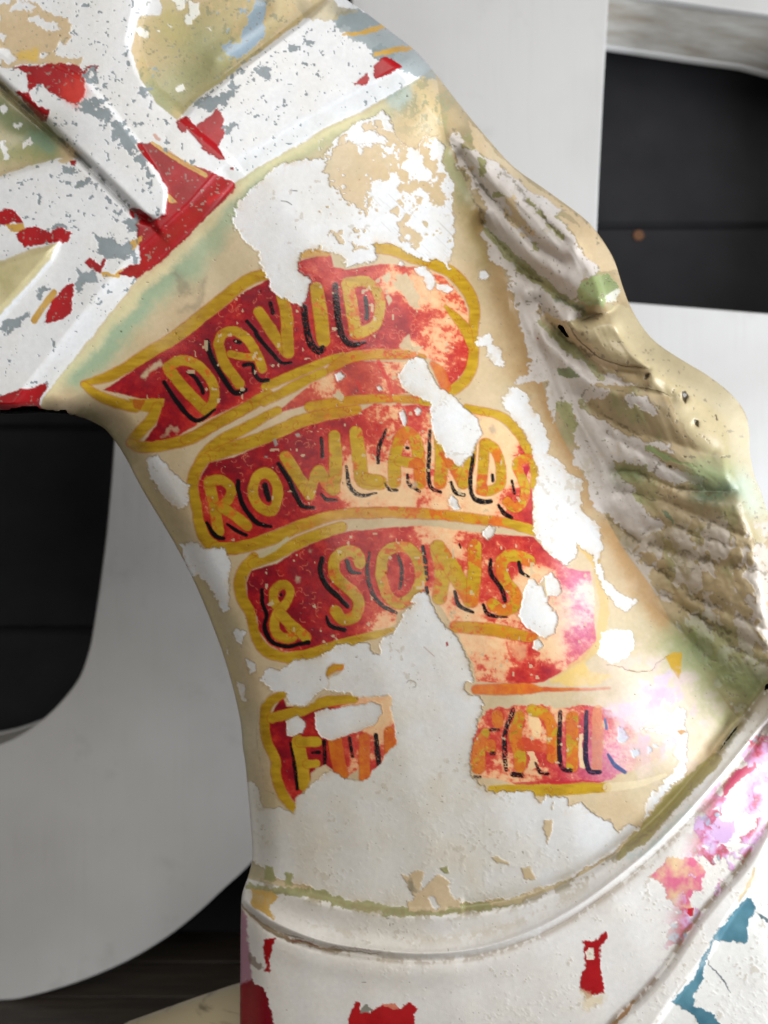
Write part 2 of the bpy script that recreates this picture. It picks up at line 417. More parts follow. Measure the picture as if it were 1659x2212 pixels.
yel('R2', [70, 66, 56, 52], "300,1185 600,1140 900,1122 1125,1138", f=F_LINE)
S_('R2', [70, 74], "1110,1138 1140,1140", F_YEL, jag=.4, thk=T_ + .15)
yel('R3', [90, 100, 92, 86, 96, 100, 80], "150,440 62,560 45,700 85,860 100,980 150,1110 260,1205 420,1215", f=F_YEL)
yel('R3', [90, 104, 110, 104, 92, 84], "240,1205 480,1190 750,1110 1000,1005 1300,915 1665,890", f=F_LINE)
yel('R4', [84, 90, 92, 86, 84, 80, 86], "-10,905 200,895 500,908 750,930 1000,958 1200,985 1440,1050", f=F_LINE)
S_('R4', [60, 84, 80], "1190,975 1300,1010 1430,1052", F_YEL, jag=.3, thk=T_ + .12)
yel('R4', [60, 74, 80, 76, 70, 60, 40], "860,-10 1100,50 1235,125 1330,255 1405,400 1440,550 1425,670", f=F_YEL)
for wd, s in [(96, "185,630 230,850 268,1060"), (84, "180,630 300,620 372,690 350,790 290,850"), (84, "300,860 400,920 515,1010"),
              (88, "560,690 600,585 680,555 750,610 780,720 760,840 700,885 620,850 570,770 560,690"),
              (104, "845,415 920,530 1050,740"), (92, "1050,740 1090,610 1125,545 1150,540 1195,640 1250,700"), ([100, 114, 104], "1265,235 1282,450 1262,690"), (120, "1455,210 1490,450 1515,625 1665,640")]:
    yel('R3', wd, s)
for wd, s in [(100, "-10,610 90,620"), (104, "235,640 240,430 290,240 345,205 410,260 445,430 455,640"), (84, "280,450 440,480"), (104, "630,230 640,450 630,640"), (104, "660,320 750,500 830,640"), (96, "830,640 880,480 900,300"),
              (84, "1012,300 1000,500 985,705"), (84, "1020,300 1105,360 1148,500 1148,640 1080,705 1000,712"), (80, "1415,432 1325,442 1292,500 1335,600 1365,720 1330,820 1270,858 1212,805")]:
    yel('R4', wd, s)
for wd, s in [([30, 44, 36], "165,985 210,1060 260,1110 310,1120"), ([26, 38, 30], "345,995 420,1050 510,1090"), ([38, 42, 46, 42, 26], "435,620 440,720 490,860 580,970 660,1005 722,1015"), ([46, 54, 50], "670,655 685,720 700,785"),
              ([36, 46, 46, 40, 30], "785,475 870,600 930,740 990,840 1090,855"), (30, "1155,255 1167,415"), ([20, 34, 20], "1155,735 1200,780 1290,785")]:
    blk('R3', wd, s)
blk('R3', [24, 40, 40, 38, 16], "1375,500 1385,620 1420,700 1500,752 1635,732", worn=.5)
for wd, s, o in [([24, 40, 34], "162,180 105,320 95,460", .6), ([14, 34, 24], "152,640 190,700 258,706", .7), (30, "342,338 352,342", 0), ([22, 36, 26], "340,570 360,660 450,715", .6), ([30, 38, 38, 34, 30], "540,190 535,400 530,600 560,690 630,720", .45),
              ([22, 38, 34], "720,630 760,720 838,745", .2), ([36, 42, 36, 50, 44], "912,400 895,550 895,700 930,780 1000,805 1065,800", .2), (30, "1080,575 1080,625", 0), ([24, 30, 26], "1245,620 1270,730", .3), ([26, 44, 34], "1135,830 1180,900 1245,940", .1)]:
    blk('R4', wd, s, worn=o)

# ---- third scroll: & SONS
red('R5', "185,500 220,392 450,330 650,205 900,100 1100,50 1500,20 R6:100,0 400,40 700,70 930,85 1050,215 1185,315 1340,335 1372,480 1365,650 1382,830 1290,985 1010,1130 900,1150 520,1130 495,1010 430,880 400,820 340,720 250,570 "
    "150,480 60,520 0,600 R5:1480,760 1480,850 1400,885 1000,1005 700,1085 480,1090 380,1030 290,900 280,800 200,650")
S_('R6', 16, "735,850 770,960 830,1000 880,960 885,850", (206, 60, 50), a=.75)
P_('R6', "760,850 870,850 870,950 830,985 780,950", (232, 180, 130), jag=1.5, soft=6, a=.6)
yel('R5', [80, 100, 100, 96, 80, 90, 96, 84], "250,275 165,385 128,500 150,640 215,760 240,870 290,1010 390,1105 545,1150", f=F_YEL)
yel('R5', [84, 96, 100, 90], "240,330 450,250 700,125 1010,20", f=F_YEL)
yel('R5', [60, 90, 70, 66, 40], "540,1125 750,1105 1000,1020 1300,950 1450,900", f=F_YEL, edge=False)
S_('R5', 34, "310,265 430,205 540,120", (190, 178, 140), jag=.4)
yel('R6', [84, 90, 88, 60], "360,735 600,752 800,790 930,815", f=F_LINE)
yel('R6', [70, 84, 76, 30, 16, 8], "515,1190 700,1186 900,1185 1000,1190 1250,1190 1480,1180", f=F_ORG)
S_('R6', [50, 64, 70, 60, 44], "1255,145 1350,230 1415,380 1432,600 1420,790 1370,900 1200,1050 1070,1130", (210, 178, 112), jag=.8, a=.75)
P_('R6', "1240,135 1420,182 1410,285 1372,300 1300,215", (206, 172, 104), jag=.5)
P_('R6', "1060,1120 1300,1000 1330,1060 1500,1100 1400,1150 1180,1175", (218, 184, 104), jag=.8, soft=3, a=.85)
for wd, s in [(76, "480,518 425,560 420,650 475,715 540,660 560,580 530,520 480,518"), (84, "520,690 440,790 440,920 520,980 600,950 560,870"), (92, "480,770 560,850 640,920 700,970"),
              (100, "1165,325 1135,245 1050,225 950,290 940,410 1010,500 1115,585 1158,680 1120,785 1015,815 955,740"), (96, "1345,430 1370,270 1470,195 1600,205 1680,330 1690,480 1620,615 1500,675 1400,600 1345,430")]:
    yel('R5', wd, s)
for wd, s in [([90, 110, 104], "225,160 268,350 250,520"), ([100, 120, 100], "240,160 350,330 472,545"), ([96, 100, 90], "505,150 500,350 490,550"), (84, "900,260 830,225 740,225 692,285 720,400 795,500 790,585 700,615 632,570")]:
    yel('R6', wd, s)
for wd, s in [([34, 36, 40, 44, 40, 36, 40], "320,560 320,670 360,770 345,880 400,1000 520,1050 640,1030 720,1015"), (24, "478,600 482,610"), ([46, 46, 46, 40], "838,290 820,390 870,510 980,620 1058,700"), ([22, 40, 40], "880,790 910,870 1030,905"), ([40, 44, 20], "1050,310 1085,395 1172,415")]:
    blk('R5', wd, s)
for wd, s in [([20, 38, 38, 38, 30], "1247,235 1230,400 1270,570 1350,690 1480,755"), ([26, 38, 26], "1498,270 1530,400 1510,550")]:
    blk('R5', wd, s, worn=.5)
for wd, s, o in [(30, "130,160 150,300 160,390", .8), (26, "155,455 165,490", 0), ([14, 20, 14], "395,135 402,165", 0), ([24, 34, 24], "360,485 390,580 495,630", .1), ([26, 34, 34, 28], "618,250 620,350 690,450 725,550", .25), ([22, 32, 10], "565,575 610,650 742,668", .3), ([28, 34, 18], "825,268 840,340 895,372", 0)]:
    blk('R6', wd, s, worn=o)

# ---- fourth scroll, right half: FAIR
lay(ALL, np.clip(1.25 - np.hypot((X - 1405) / 135, (Y - 1535) / 125) + .5 * n_mid2, 0, 1), field((234, 226, 220), (226, 208, 188), .5 + .9 * n_mid2), None, .36, a=.85)  # pale film with the overexposed glare put into its colour
red('R8', "200,310 480,275 700,290 870,280 1060,290 1250,430 1500,540 1480,640 1300,740 1050,830 450,855 150,800 95,700 110,480", jag=1.0)
P_('R8', "390,830 860,815 1060,822 880,850 450,862", (190, 40, 50), jag=.3, a=.8)
P_('R8', "510,320 560,310 610,420 612,520 560,490 520,420", (230, 194, 146), jag=.6)
P_('R8', "510,600 560,600 600,700 560,740 500,740 520,660", (228, 190, 146), jag=.9)
P_('R8', "880,480 910,470 905,560 930,720 890,720 878,600", (230, 200, 160), jag=.6)
yel('R8', [50, 70, 84, 84, 70], "240,880 400,882 560,888 850,878 1085,866", f=F_YEL, edge=False)
S_('R8', [66, 50, 30], "1085,866 1300,845 1500,780", (222, 206, 170), a=.7)
for wd, s in [(80, "285,350 290,400"), ([60, 90, 100], "200,470 160,560 150,720"), (70, "235,555 240,580"), ([70, 96, 90, 80], "450,350 420,500 450,620 450,720"), (80, "540,310 640,350 690,480 685,650"), (88, "830,360 832,560 830,715")]:
    yel('R8', wd, s)
S_('R8', 80, "1012,310 1012,520 1012,720", (206, 140, 96), a=.65, jag=.5)
S_('R8', 76, "480,560 560,560 660,590", (200, 74, 40), a=.8, jag=1.0)
for wd, s, c, o in [([36, 36, 40, 26], "402,308 345,470 340,600 350,740", (34, 14, 22), .75), ([30, 36, 36, 34, 36], "740,320 740,450 738,650 760,730 818,745", (34, 16, 28), .3), ([30, 36, 38, 40, 30], "932,320 930,480 930,650 960,750 1030,756", (38, 34, 60), .2),
                    ([18, 22], "1070,378 1076,442", (82, 104, 150), 0), ([16, 34, 26], "1088,628 1140,710 1212,760", (64, 88, 134), .1), ([18, 34, 26], "565,690 600,758 655,770", (40, 14, 20), .6), (36, "395,772 465,780", (40, 14, 20), .5), (26, "235,452 295,452", (50, 16, 22), .5), (30, "245,620 262,622", (30, 14, 20), .3), (24, "125,792 165,792", (40, 14, 20), .4)]:
    blk('R8', wd, s, col=c, worn=o)
for s in ["1170,440 1200,450 1235,510 1190,560 1165,530", "1250,595 1310,590 1310,630 1270,655", "1365,560 1400,560 1410,610 1375,640", "1410,535 1450,545 1450,575 1415,570"]:
    P_('R8', s, (190, 208, 216), jag=.9, thk=.1, a=.8)
P_('R8', "1420,90 1550,20 1560,60 1500,200 1440,330 1330,410 1380,300 1440,200", (214, 190, 222), jag=1.2, soft=3, a=.75)
P_('R8', "1040,300 1300,240 1420,340 1280,460 1160,420", (226, 204, 222), jag=2, soft=5, a=.5)
P_('R6', "1430,790 1520,760 1640,780 1659,900 1600,960 1480,1010 1380,930", (228, 234, 232), jag=1.0, thk=W_, rim=.3)

# fine curled wrinkles in the old varnish: dark on yellow, pale on red
wc = wr
ARC = np.zeros_like(X)
zones = [(330, 560, 1020, 900, 420), (430, 860, 1150, 1110, 430), (540, 1140, 1300, 1440, 460), (1000, 1500, 1330, 1720, 170), (640, 1580, 860, 1680, 60), (700, 560, 1000, 760, 160)]
for x0, y0, x1, y1, n in zones:
    for _ in range(n):
        cx, cy = rng.uniform(x0, x1), rng.uniform(y0, y1)
        if rng.random() > .35 + .9 * (cx - 330) / 800:
            continue
        rad = rng.uniform(3, 9); th = rng.uniform(0, 6.28); sp = rng.uniform(.8, 1.7)
        w = window(np.array([[cx - rad, cy - rad], [cx + rad, cy + rad]]), 3)
        dx = X[w] - cx; dy = Y[w] - cy
        d = np.abs(np.hypot(dx, dy) - rad)
        da = np.abs((np.arctan2(dy, dx) - th + np.pi) % (2 * np.pi) - np.pi)
        mm = np.clip(1.25 - d, 0, 1) * (da < sp)
        ARC[w] = np.maximum(ARC[w], mm)
lay(ALL, ARC * YELM * (1 - BLKM), (168, 72, 30), a=.55)
lay(ALL, ARC * REDM * (1 - YELM) * (1 - BLKM) * sstep(.42, .6, den), (228, 130, 96), a=.5)
THK += .10 * ARC * np.maximum(YELM, REDM)
# grey stains and pale nicks in the print
P_('R3', "735,270 765,260 780,310 755,325", (150, 140, 132), jag=.4); P_('R3', "935,215 970,205 985,235 950,245", (160, 146, 134), jag=.4); P_('R3', "665,415 695,410 690,430 670,432", (150, 132, 124), jag=.4)
for r, s in [('R4', "1040,170 1090,150 1110,210 1060,225"), ('R4', "370,640 410,630 425,670 390,680"), ('R5', "610,450 645,455 640,490 615,490"), ('R5', "725,210 745,205 745,235 728,235")]:
    P_(r, s, (176, 158, 132), jag=.8, soft=3, a=.8)
nick = (fbm(X, Y, 13, 2, 91, .5) > .62) & (REDM > .5)
lay(ALL, nick * 1.0 * (n_mid > -.1), F_TAN, a=.8)

# ---- where the cream coat has come away down to the white
def chip(r, s, jag=1.0, rim=.62):
    p = pts(r, s); jag *= 1.35
    w, m = poly_mask(p, jag, .9)
    lay(w, np.clip(cov(poly_sdf(p, X[w] + jag * WX[w], Y[w] + jag * WY[w]) + jag * ADD[w] - 2.0, 2.0) - m, 0, 1), (128, 106, 76), a=rim * .85)
    lay(w, m, F_WHITE, W_, .40)
    THK[w] += .28 * np.clip(cov(poly_sdf(p, X[w] + jag * WX[w], Y[w] + jag * WY[w]) + jag * ADD[w] - 3.0, 1.5) - m, 0, 1)      # lifted lip
    sd = poly_sdf(p, X[w], Y[w])                 # thin residue of the coat still clinging inside the bare patch
    lay(w, m * np.exp(-np.clip(-sd, 0, None) / 11) * sstep(-.05, .25, n_mid2[w] + .6 * n_fin2[w]), F_TAN, .12, a=.5)
    for M in (REDM, YELM, BLKM):
        M[w] *= (1 - m)

chip('P', "510,465 515,435 550,400 590,365 650,345 695,345 v1:1480,580 1540,520 1600,505 v2:0,480 30,520 50,590 110,640 150,650 180,590 240,600 262,640 250,700 290,770 300,870 310,950 300,1000 280,1090 270,1134 "
     "R2:1290,190 1250,160 1170,130 1110,150 1050,115 960,55 880,36 770,2 745,30 780,90 775,150 700,150 620,180 550,210 530,180 545,150 480,80 400,60 340,55 270,85 220,105 225,170 240,240 300,270 330,300 300,360 290,410 240,460 190,450 110,410 40,370 10,340 10,280 -20,240 "
     "v3:1160,230 1130,190 1110,110 1060,80 1040,20 v1:1020,1000 1010,930")
chip('v4', "65,640 100,600 160,570 190,600 200,640 240,700 300,740 400,830 425,900 390,980 320,1040 260,1000 220,910 200,820 200,770 150,740 80,700", .7)
chip('v4', "510,750 570,700 620,720 650,820 720,930 700,990 770,1040 840,1120 v6:870,100 940,190 930,300 960,400 1050,460 1100,490 1040,530 1000,510 950,430 900,290 830,240 840,300 800,340 740,310 690,250 660,200 650,100 650,0 v4:660,1080 640,960 580,850 520,790")
chip('v4', "410,490 460,465 480,510 510,540 535,610 500,610 460,570 450,520 415,530"); chip('v4', "410,190 440,190 460,225 450,245 415,220")
chip('R6', "890,390 940,400 960,430 1000,380 1060,350 1110,400 1130,470 1090,510 1030,500 1030,560 1080,620 1110,690 1090,770 1020,820 960,800 870,720 810,650 840,570 870,450", .6)
P_('R6', "940,440 1000,400 1015,360 1030,500 1020,520 990,440", F_TAN, jag=.5, thk=T_)
chip('R6', "935,840 970,830 995,870 960,900 930,885", .5); chip('R6', "565,40 600,5 640,20 640,80 605,100 570,80", .5)
chip('R4', "275,30 310,0 330,30 340,120 320,150 295,110", .5); chip('R4', "705,790 740,735 780,780 805,860 760,870 715,830", .6); chip('R4', "415,10 440,-20 470,10 460,50 430,50", .5); chip('R4', "1000,1050 1040,1010 1085,1050 1075,1110 1040,1120 1005,1090", .5)
chip('R2', "1050,215 1120,185 1180,250 1185,320 1165,365 1130,330 1110,270 1060,240", .8); chip('R2', "1190,310 1250,305 1330,345 1270,370 1200,345", .7); chip('R2', "925,180 950,150 975,180 950,195", .4); chip('R2', "470,950 520,935 550,970 500,1000", .5); chip('R2', "785,1045 800,1030 825,1060 800,1070", .4)
P_('R2', "900,270 990,230 1050,330 1095,400 1090,470 1040,475 1000,410 930,360", F_TAN, jag=1.2, a=.95); P_('R2', "810,260 870,225 880,280 850,300", F_TAN, jag=.6); P_('R2', "845,400 870,385 890,430 860,460", F_TAN, jag=.6)
P_('R2', "925,750 980,690 1020,670 1040,740 1110,760 1080,790 960,775", F_TAN, jag=1.0, a=.9); P_('R2', "460,1110 500,1060 545,1110 520,1150", F_TAN, jag=.8)
P_('R1', "560,1180 600,1120 740,1050 760,1090 660,1130 590,1190", F_TAN, jag=1.2, soft=3, a=.9)
P_('R1', "750,1700 790,1620 900,1620 890,1660 800,1690", F_TAN, jag=2, soft=4, a=.6)
chip('v5', "640,-126 680,-146 720,-96 770,-46 812,0 820,60 790,90 740,60 700,40 655,-30"); chip('v5', "770,240 860,230 890,260 960,265 995,310 990,530 970,530 930,480 890,420 860,380 830,380 800,310")
for s in ["1005,610 1055,630 1045,690 1020,660", "1065,740 1100,760 1105,800 1080,810", "1015,830 1045,850 1055,920 1035,915", "975,700 985,690 990,720"]:
    chip('v5', s, .8)
# the great bare patch from under the third scroll down to the breast collar
chip('R5', "550,1190 590,1150 700,1150 800,1160 880,1120 960,1040 1050,1030 1150,1020 1230,1030 1270,1110 1320,1110 1350,970 1420,960 1480,900 1520,840 1540,760 1659,670 R6:30,570 80,500 120,490 160,510 200,560 260,680 330,780 400,850 440,930 480,1050 500,1110 430,1150 420,1190 470,1230 540,1250 570,1310 "
     "R8:190,270 160,360 120,450 105,560 90,700 90,780 130,850 180,880 230,920 350,910 470,890 560,910 600,960 640,930 700,920 790,940 790,1030 830,990 880,990 950,1040 1060,1110 1110,1100 1160,1180 1200,1130 1310,1140 1330,1165 "
     "v8:1110,330 1080,350 1000,440 800,560 600,630 400,660 200,680 0,680 v7:1400,625 1300,575 1200,545 1100,500 1040,460 1040,130 1085,130 1110,160 1140,250 1190,240 1240,262 R7:330,1330 390,1390 420,1250 530,1160 900,900 900,330 640,330 500,460 340,470 330,330 230,330 110,260 150,180 200,130 280,160 340,110", .9)
chip('R8', "1340,430 1590,500 1540,620 1600,690 1500,840 1380,960 1330,1100 1480,940 1659,760 1659,300 1600,280 1560,330 1500,380 1440,420", 1.0, .25)
# islands left standing on it
ISL = np.zeros_like(X)
def island(r, s, jag=.7):
    p = pts(r, s)
    w, m = poly_mask(p, jag, .9)
    lay(w, np.clip(cov(poly_sdf(p, X[w] + jag * WX[w], Y[w] + jag * WY[w]) - 2.0, 1.6) - m, 0, 1), (150, 130, 100), a=.5)
    lay(w, m, F_TAN, T_, .3)
    ISL[w] = np.maximum(ISL[w], m)
island('R7', "230,330 320,325 345,400 350,450 420,470 520,465 570,440 640,380 760,358 880,355 970,385 1080,380 1220,370 1252,400 1242,500 1270,600 1278,670 1292,800 1210,870 1160,970 1070,1020 1050,1070 990,1115 900,1105 830,1090 760,1040 680,970 620,990 560,1050 530,1160 420,1250 405,1390 330,1340 240,1230 150,1180 90,800 90,500")
island('R7', "680,200 690,140 740,95 830,100 830,140 780,190 700,222", .5)
red('R7', "170,620 300,360 340,470 600,460 960,390 1240,380 1240,500 1280,660 1290,800 1200,870 1160,960 1060,1060 990,1115 960,1010 830,1090 680,970 600,1000 540,1150 410,1290 280,1120 240,930", clip=ISL)
yel('R7', [70, 86, 86, 84, 86, 90, 80], "300,355 190,435 150,560 170,760 240,930 240,1050 290,1200 400,1360", clip=ISL, f=F_YEL)
yel('R7', [90, 96, 90, 90, 70], "215,570 420,515 600,450 760,415 920,400", clip=ISL, f=F_YEL)
yel('R7', 60, "690,170 760,130 815,120", clip=ISL, f=F_LINE)
for wd, s in [(112, "440,770 470,950 490,1140"), (90, "460,775 600,775"), (76, "520,965 590,960"), (118, "758,760 780,920 810,1050"), (92, "1010,740 1010,1080"), (100, "1230,690 1240,850")]:
    yel('R7', wd, s, clip=ISL, f=F_YEL if s[0] in '45' else F_ORG)
for wd, s in [(36, "665,770 670,955"), ([34, 30], "880,740 910,900"), ([40, 54, 46], "1110,712 1125,850 1140,965"), ([20, 36, 30], "372,780 410,1000 430,1180"), ([20, 34], "560,868 620,862")]:
    blk('R7', wd, s, clip=ISL, worn=.3)
for s in ["335,690 340,600 440,545 500,590 510,650 480,700 400,720 350,715", "585,560 590,520 690,485 760,495 880,460 1080,432 1150,460 1155,530 1100,610 1000,660 860,715 720,755 650,745 610,690 590,640"]:
    chip('R7', s, .5, .3)
S_('R7', [10, 24, 10], "690,230 700,280 690,350 760,350", F_TAN, jag=1.0, a=.5)

# cream left inside the upper bare patch, and scuffs
P_('v1', "1400,690 1450,650 1520,620 1600,640 1640,700 1680,760 1620,790 1600,860 1590,910 1540,890 1480,850 1430,790 1400,740", F_TAN, jag=2.6, thk=T_, rgh=.32, rim=.4)
fl = (fbm(X, Y, 26, 4, 105, .62) + .55 * np.exp(-((X - 840) ** 2 / 70 ** 2 + (Y - 330) ** 2 / 120 ** 2)) + .35 * np.exp(-((X - 940) ** 2 + (Y - 420) ** 2) / 60 ** 2))
wtop = window(pts('P', "690,260 985,545"), 1)
lay(wtop, sstep(.34, .40, fl[wtop]) * (THK[wtop] < .1), F_TAN, T_, .32)
wtan = window(pts('P', "690,300 860,480"), 1)
lay(wtan, sstep(.30, .36, fbm(X[wtan], Y[wtan], 22, 4, 301, .65)) * (THK[wtan] > .2), F_WHITE, 0, .4)
for i in range(26):
    x, y = rng.uniform(770, 970), rng.uniform(400, 560)
    L = rng.uniform(10, 60)
    S_('P', [.4, 1.2, .4], f"{x},{y} {x+L*.7:.1f},{y+L*.7:.1f}", (150, 140, 128), jag=0, a=.5, sm=False)
P_('v2', "0,340 130,330 110,440 60,480 0,440", (168, 184, 176), jag=2, soft=6, a=.6)
S_('v1', [3, 4], "1255,822 1283,825", (40, 40, 44), jag=0); S_('v1', [3, 4, 3], "1215,868 1240,872 1260,884", (50, 50, 54), jag=0)
S_('R7', [4, 8, 5], "1375,262 1400,240 1450,258 1455,290 1430,302", (112, 108, 100), jag=0)
P_('R6', "295,848 308,842 312,870 296,878", (150, 16, 30), jag=.2); S_('R6', 4, "135,880 210,948", (168, 130, 124), jag=0)

# ---- head and bridle
mh = cov(HEAD, 1.2)
lay(ALL, mh, F_TAN, .2, .36)
TRI = pts('P', "310,40 660,-60 660,40 420,220 390,262 300,180")
w, m = poly_mask(TRI, .6, 4)
lay(w, m, field((204, 184, 142), (178, 162, 116), .5 + .8 * n_big + .3 * n_mid), .2, .4)
tw = fbm(X[w], Y[w], 18, 4, 311, .65)
lay(w, m * sstep(.22, .3, tw), (198, 172, 128), .28, a=.8); lay(w, m * sstep(.40, .46, fbm(X[w], Y[w], 13, 3, 315, .6)), (132, 132, 104), .1, a=.7); lay(w, m * sstep(.50, .54, fbm(X[w], Y[w], 20, 3, 319, .6)), (150, 166, 178), .05)
A_('Q4', 200, "1420,330 1500,420 1300,620", (158, 160, 118), .8); A_('Q4', 120, "1250,250 1200,100", (190, 180, 120), .6); A_('Q4', 90, "1040,620 1150,760", (156, 160, 126), .8)
P_('Q4', "1570,330 1620,300 1700,310 1730,200 1830,0 1900,20 1880,250 1800,330 1760,390 1690,420 1600,400", (150, 168, 182), jag=1.2, thk=.05, rgh=.25)
A_('Q4', 120, "-50,760 60,860 200,930 330,980", (120, 130, 92), 1.0); A_('Q4', 80, "-40,1080 120,1100 330,1060", (150, 152, 104), .9); A_('Q4', 60, "250,1000 340,1020", (118, 150, 130), .7)
for s in ["-20,760 30,760 60,790 20,820", "105,890 150,890 140,925 110,920", "0,1030 50,1010 70,1130 20,1130", "180,1010 220,980 250,1030 210,1060 175,1080"]:
    P_('Q4', s, F_WHITE, thk=0, jag=1.2)
# bare white over the straps
wb_, mb = poly_mask(STRAP_B, .5, 1.2); lay(wb_, mb, F_WHITE, 0, .36)
wc_, mc_ = poly_mask(STRAP_C, .5, 1.2); lay(wc_, mc_ * mh[wc_], F_WHITE, 0, .36)
P_('Q4', "350,-20 1150,-20 1150,100 1020,100 940,190 860,210 900,290 930,380 980,470 1000,560 1020,600 900,620 700,400 480,250 500,190 400,110", F_WHITE, thk=0, rgh=.34)
P_('Q4', "-20,40 100,20 250,40 430,110 480,180 490,260 470,330 420,280 400,400 600,420 580,465 350,462 75,480 0,500 -20,300", F_TAN, thk=.25, jag=1.6, rim=.3)
for s in ["70,90 130,20 250,60 210,100 130,90", "200,150 260,110 400,170 410,220 320,220 250,190", "270,410 310,375 345,400 300,420", "-20,330 60,340 100,430 60,450 -20,400", "380,390 420,280 470,350 560,360 540,420 450,400", "-20,240 50,250 20,280"]:
    P_('Q4', s, F_WHITE, thk=0, jag=1.4)
P_('Q4', "110,370 270,360 260,440 130,440", (208, 176, 96), jag=1.6, soft=3)
for s in ["965,230 1000,205 1060,220 1070,265 1010,265", "1210,0 1330,-10 1320,60 1280,80", "1330,170 1320,100 1360,40 1350,0 1420,0 1420,80 1380,150 1350,172", "1450,190 1500,180 1500,220", "1115,215 1150,210 1140,235", "1250,625 1320,600 1325,640 1280,655", "1200,170 1225,190 1215,205"]:
    P_('Q4', s, (236, 234, 224), thk=.5, jag=1.0, rim=.3)
# red coats left on the straps
def rd(r, s, jag=.7, c=None):
    jag *= 1.4
    P_(r, s, F_RED if c is None else c, jag=jag, thk=.36, rgh=.42, rim=.35)
rd('Q4', "75,490 200,475 350,462 570,465 600,510 640,480 620,570 615,650 570,735 500,715 400,680 300,610 250,620 200,650 190,560 150,520"); rd('Q4', "620,470 715,470 710,505 640,495 610,540")
rd('Q4', "100,665 200,655 230,740 330,780 360,790 340,880 200,770"); A_('Q4', 60, "500,640 570,690 590,600", (216, 60, 40), .6)
P_('Q4', "0,500 110,495 180,540 195,620 110,665 0,590", F_WHITE, jag=.8, thk=0)
rd('Q4', "980,1015 1080,1020 1300,1170 1440,1200 1659,1300 1680,1340 1580,1460 1440,1590 1280,1750 1150,1860 985,1990 960,1960 1000,1850 980,1659 920,1490 1000,1500 1100,1560 1180,1530 1200,1400 1200,1340 1090,1180 1000,1080", .45)
rd('Q4', "1260,880 1330,830 1400,910 1550,770 1590,830 1600,960 1560,1050 1600,1140 1500,1120 1420,1040 1330,940 1300,960", .6); P_('Q4', "1370,800 1420,790 1475,800 1440,870 1390,890", F_WHITE, jag=1, thk=0); rd('Q4', "1640,1195 1665,1195 1665,1215 1645,1210", .2)
P_('Q4', "1330,925 1440,1040 1430,1060 1330,960", F_WHITE, jag=.4, thk=0)
S_('Q4', [20, 34, 34], "1090,1022 1280,1148 1462,1250", F_GOLD, jag=.4); S_('Q4', 26, "1110,970 1140,1000", (190, 120, 80), jag=.6, a=.7); P_('Q4', "1200,1380 1270,1445 1230,1450 1200,1440", F_GOLD, jag=.4)
S_('Q4', [10, 16, 10], "1420,1235 1300,1160 1200,1070", (176, 110, 60), jag=.6, a=.5)
A_('Q4', 30, "1500,1440 1640,1330", (206, 40, 44), .5)
rd('v1', "-10,915 75,910 100,965 60,962 -10,972"); P_('v1', "20,967 100,965 112,1002 50,1000", F_GOLD, jag=.5); rd('v3', "65,30 150,5 220,30 260,5 320,40 300,80 240,70 110,105 80,70")
rd('v3', "370,170 390,150 440,170 450,125 470,125 460,160 440,210 400,190"); P_('v3', "440,205 500,215 540,190 520,225 450,225", F_GOLD, jag=.6)
P_('v3', "540,90 600,60 620,50 610,80 570,110 545,110", F_GOLD, jag=.7); rd('v3', "520,215 560,180 600,170 590,215 575,225", .5)
rd('v3', "180,420 220,320 290,260 325,255 320,300 300,370 260,415 200,420"); S_('v3', 30, "232,290 185,350 145,412", F_GOLD, jag=.4)
P_('v1', "250,690 290,670 320,690 300,705 260,700", F_TAN, jag=.6); rd('v1', "305,695 330,692 325,715 310,712", .2); rd('v1', "370,768 386,770 382,784 372,782", .2)
rd('v3', "-300,800 0,742 60,715 205,688 170,770 205,815 100,830 -300,850", .5)
# slate-grey undercoat showing through the white
def gry(r, s, jag=2.4):
    P_(r, s, F_GREY, jag=jag, thk=-.25, rgh=.5)
for s in ["620,660 700,720 780,800 790,860 700,820 640,780 590,730", "780,900 850,870 980,1000 950,1090 900,1060 830,1000", "440,1170 500,1160 560,1200 520,1260 450,1230", "560,1300 640,1290 670,1340 620,1330 580,1370 540,1360", "1400,740 1600,650 1700,610 1720,650 1659,690 1540,780 1440,800 1380,790", "1600,870 1659,880 1650,970 1600,970", "880,330 940,340 930,380 900,370",
          "980,610 1060,620 1050,700 980,660", "640,520 720,480 740,520 700,560 650,550", "240,640 270,610 280,680 250,690", "190,1530 240,1520 230,1550 180,1550", "900,1580 980,1570 1000,1659 900,1659", "300,1650 420,1610 520,1640 440,1659"]:
    gry('Q4', s)
for s in ["1120,300 1180,270 1172,325 1130,330", "1590,235 1650,205 1720,230 1700,290 1600,250", "1430,80 1560,60 1659,70 1659,110 1560,140 1450,122", "970,530 1000,535 1000,585 970,570"]:
    gry('v1', s)
for s in ["400,40 470,60 560,80 590,130 520,150 430,120", "330,190 420,200 430,250 350,260", "0,440 60,400 120,380 100,420 20,470", "340,240 380,230 360,290 330,300", "160,270 200,270 150,320", "420,120 500,60 540,100 470,150"]:
    gry('v3', s, 1.6)
strap_zone = np.maximum(cov(SB, 2), cov(SCC, 2)) * (THK > -.1) * (THK < .15) * mh
dens = np.clip(.30 * np.exp(-line_dist(smooth(pts('Q4', "640,700 800,880 950,1080 1080,1280")), X, Y) ** 2 / 26 ** 2) + .20 * np.exp(-line_dist(pts('P', "430,200 560,130 690,90"), X, Y) ** 2 / 40 ** 2) + .16 * np.exp(-line_dist(pts('P', "130,380 230,420 330,520 230,640"), X, Y) ** 2 / 60 ** 2) + .06 + .24 * n_big, -.3, .6)
gs = fbm(X, Y, 16, 3, 111, .7)
wh = window(pts('P', "0,-10 900,900"), 4)
lay(wh, sstep(.56, .61, (gs + dens)[wh]) * strap_zone[wh], F_GREY, -.22, .5)
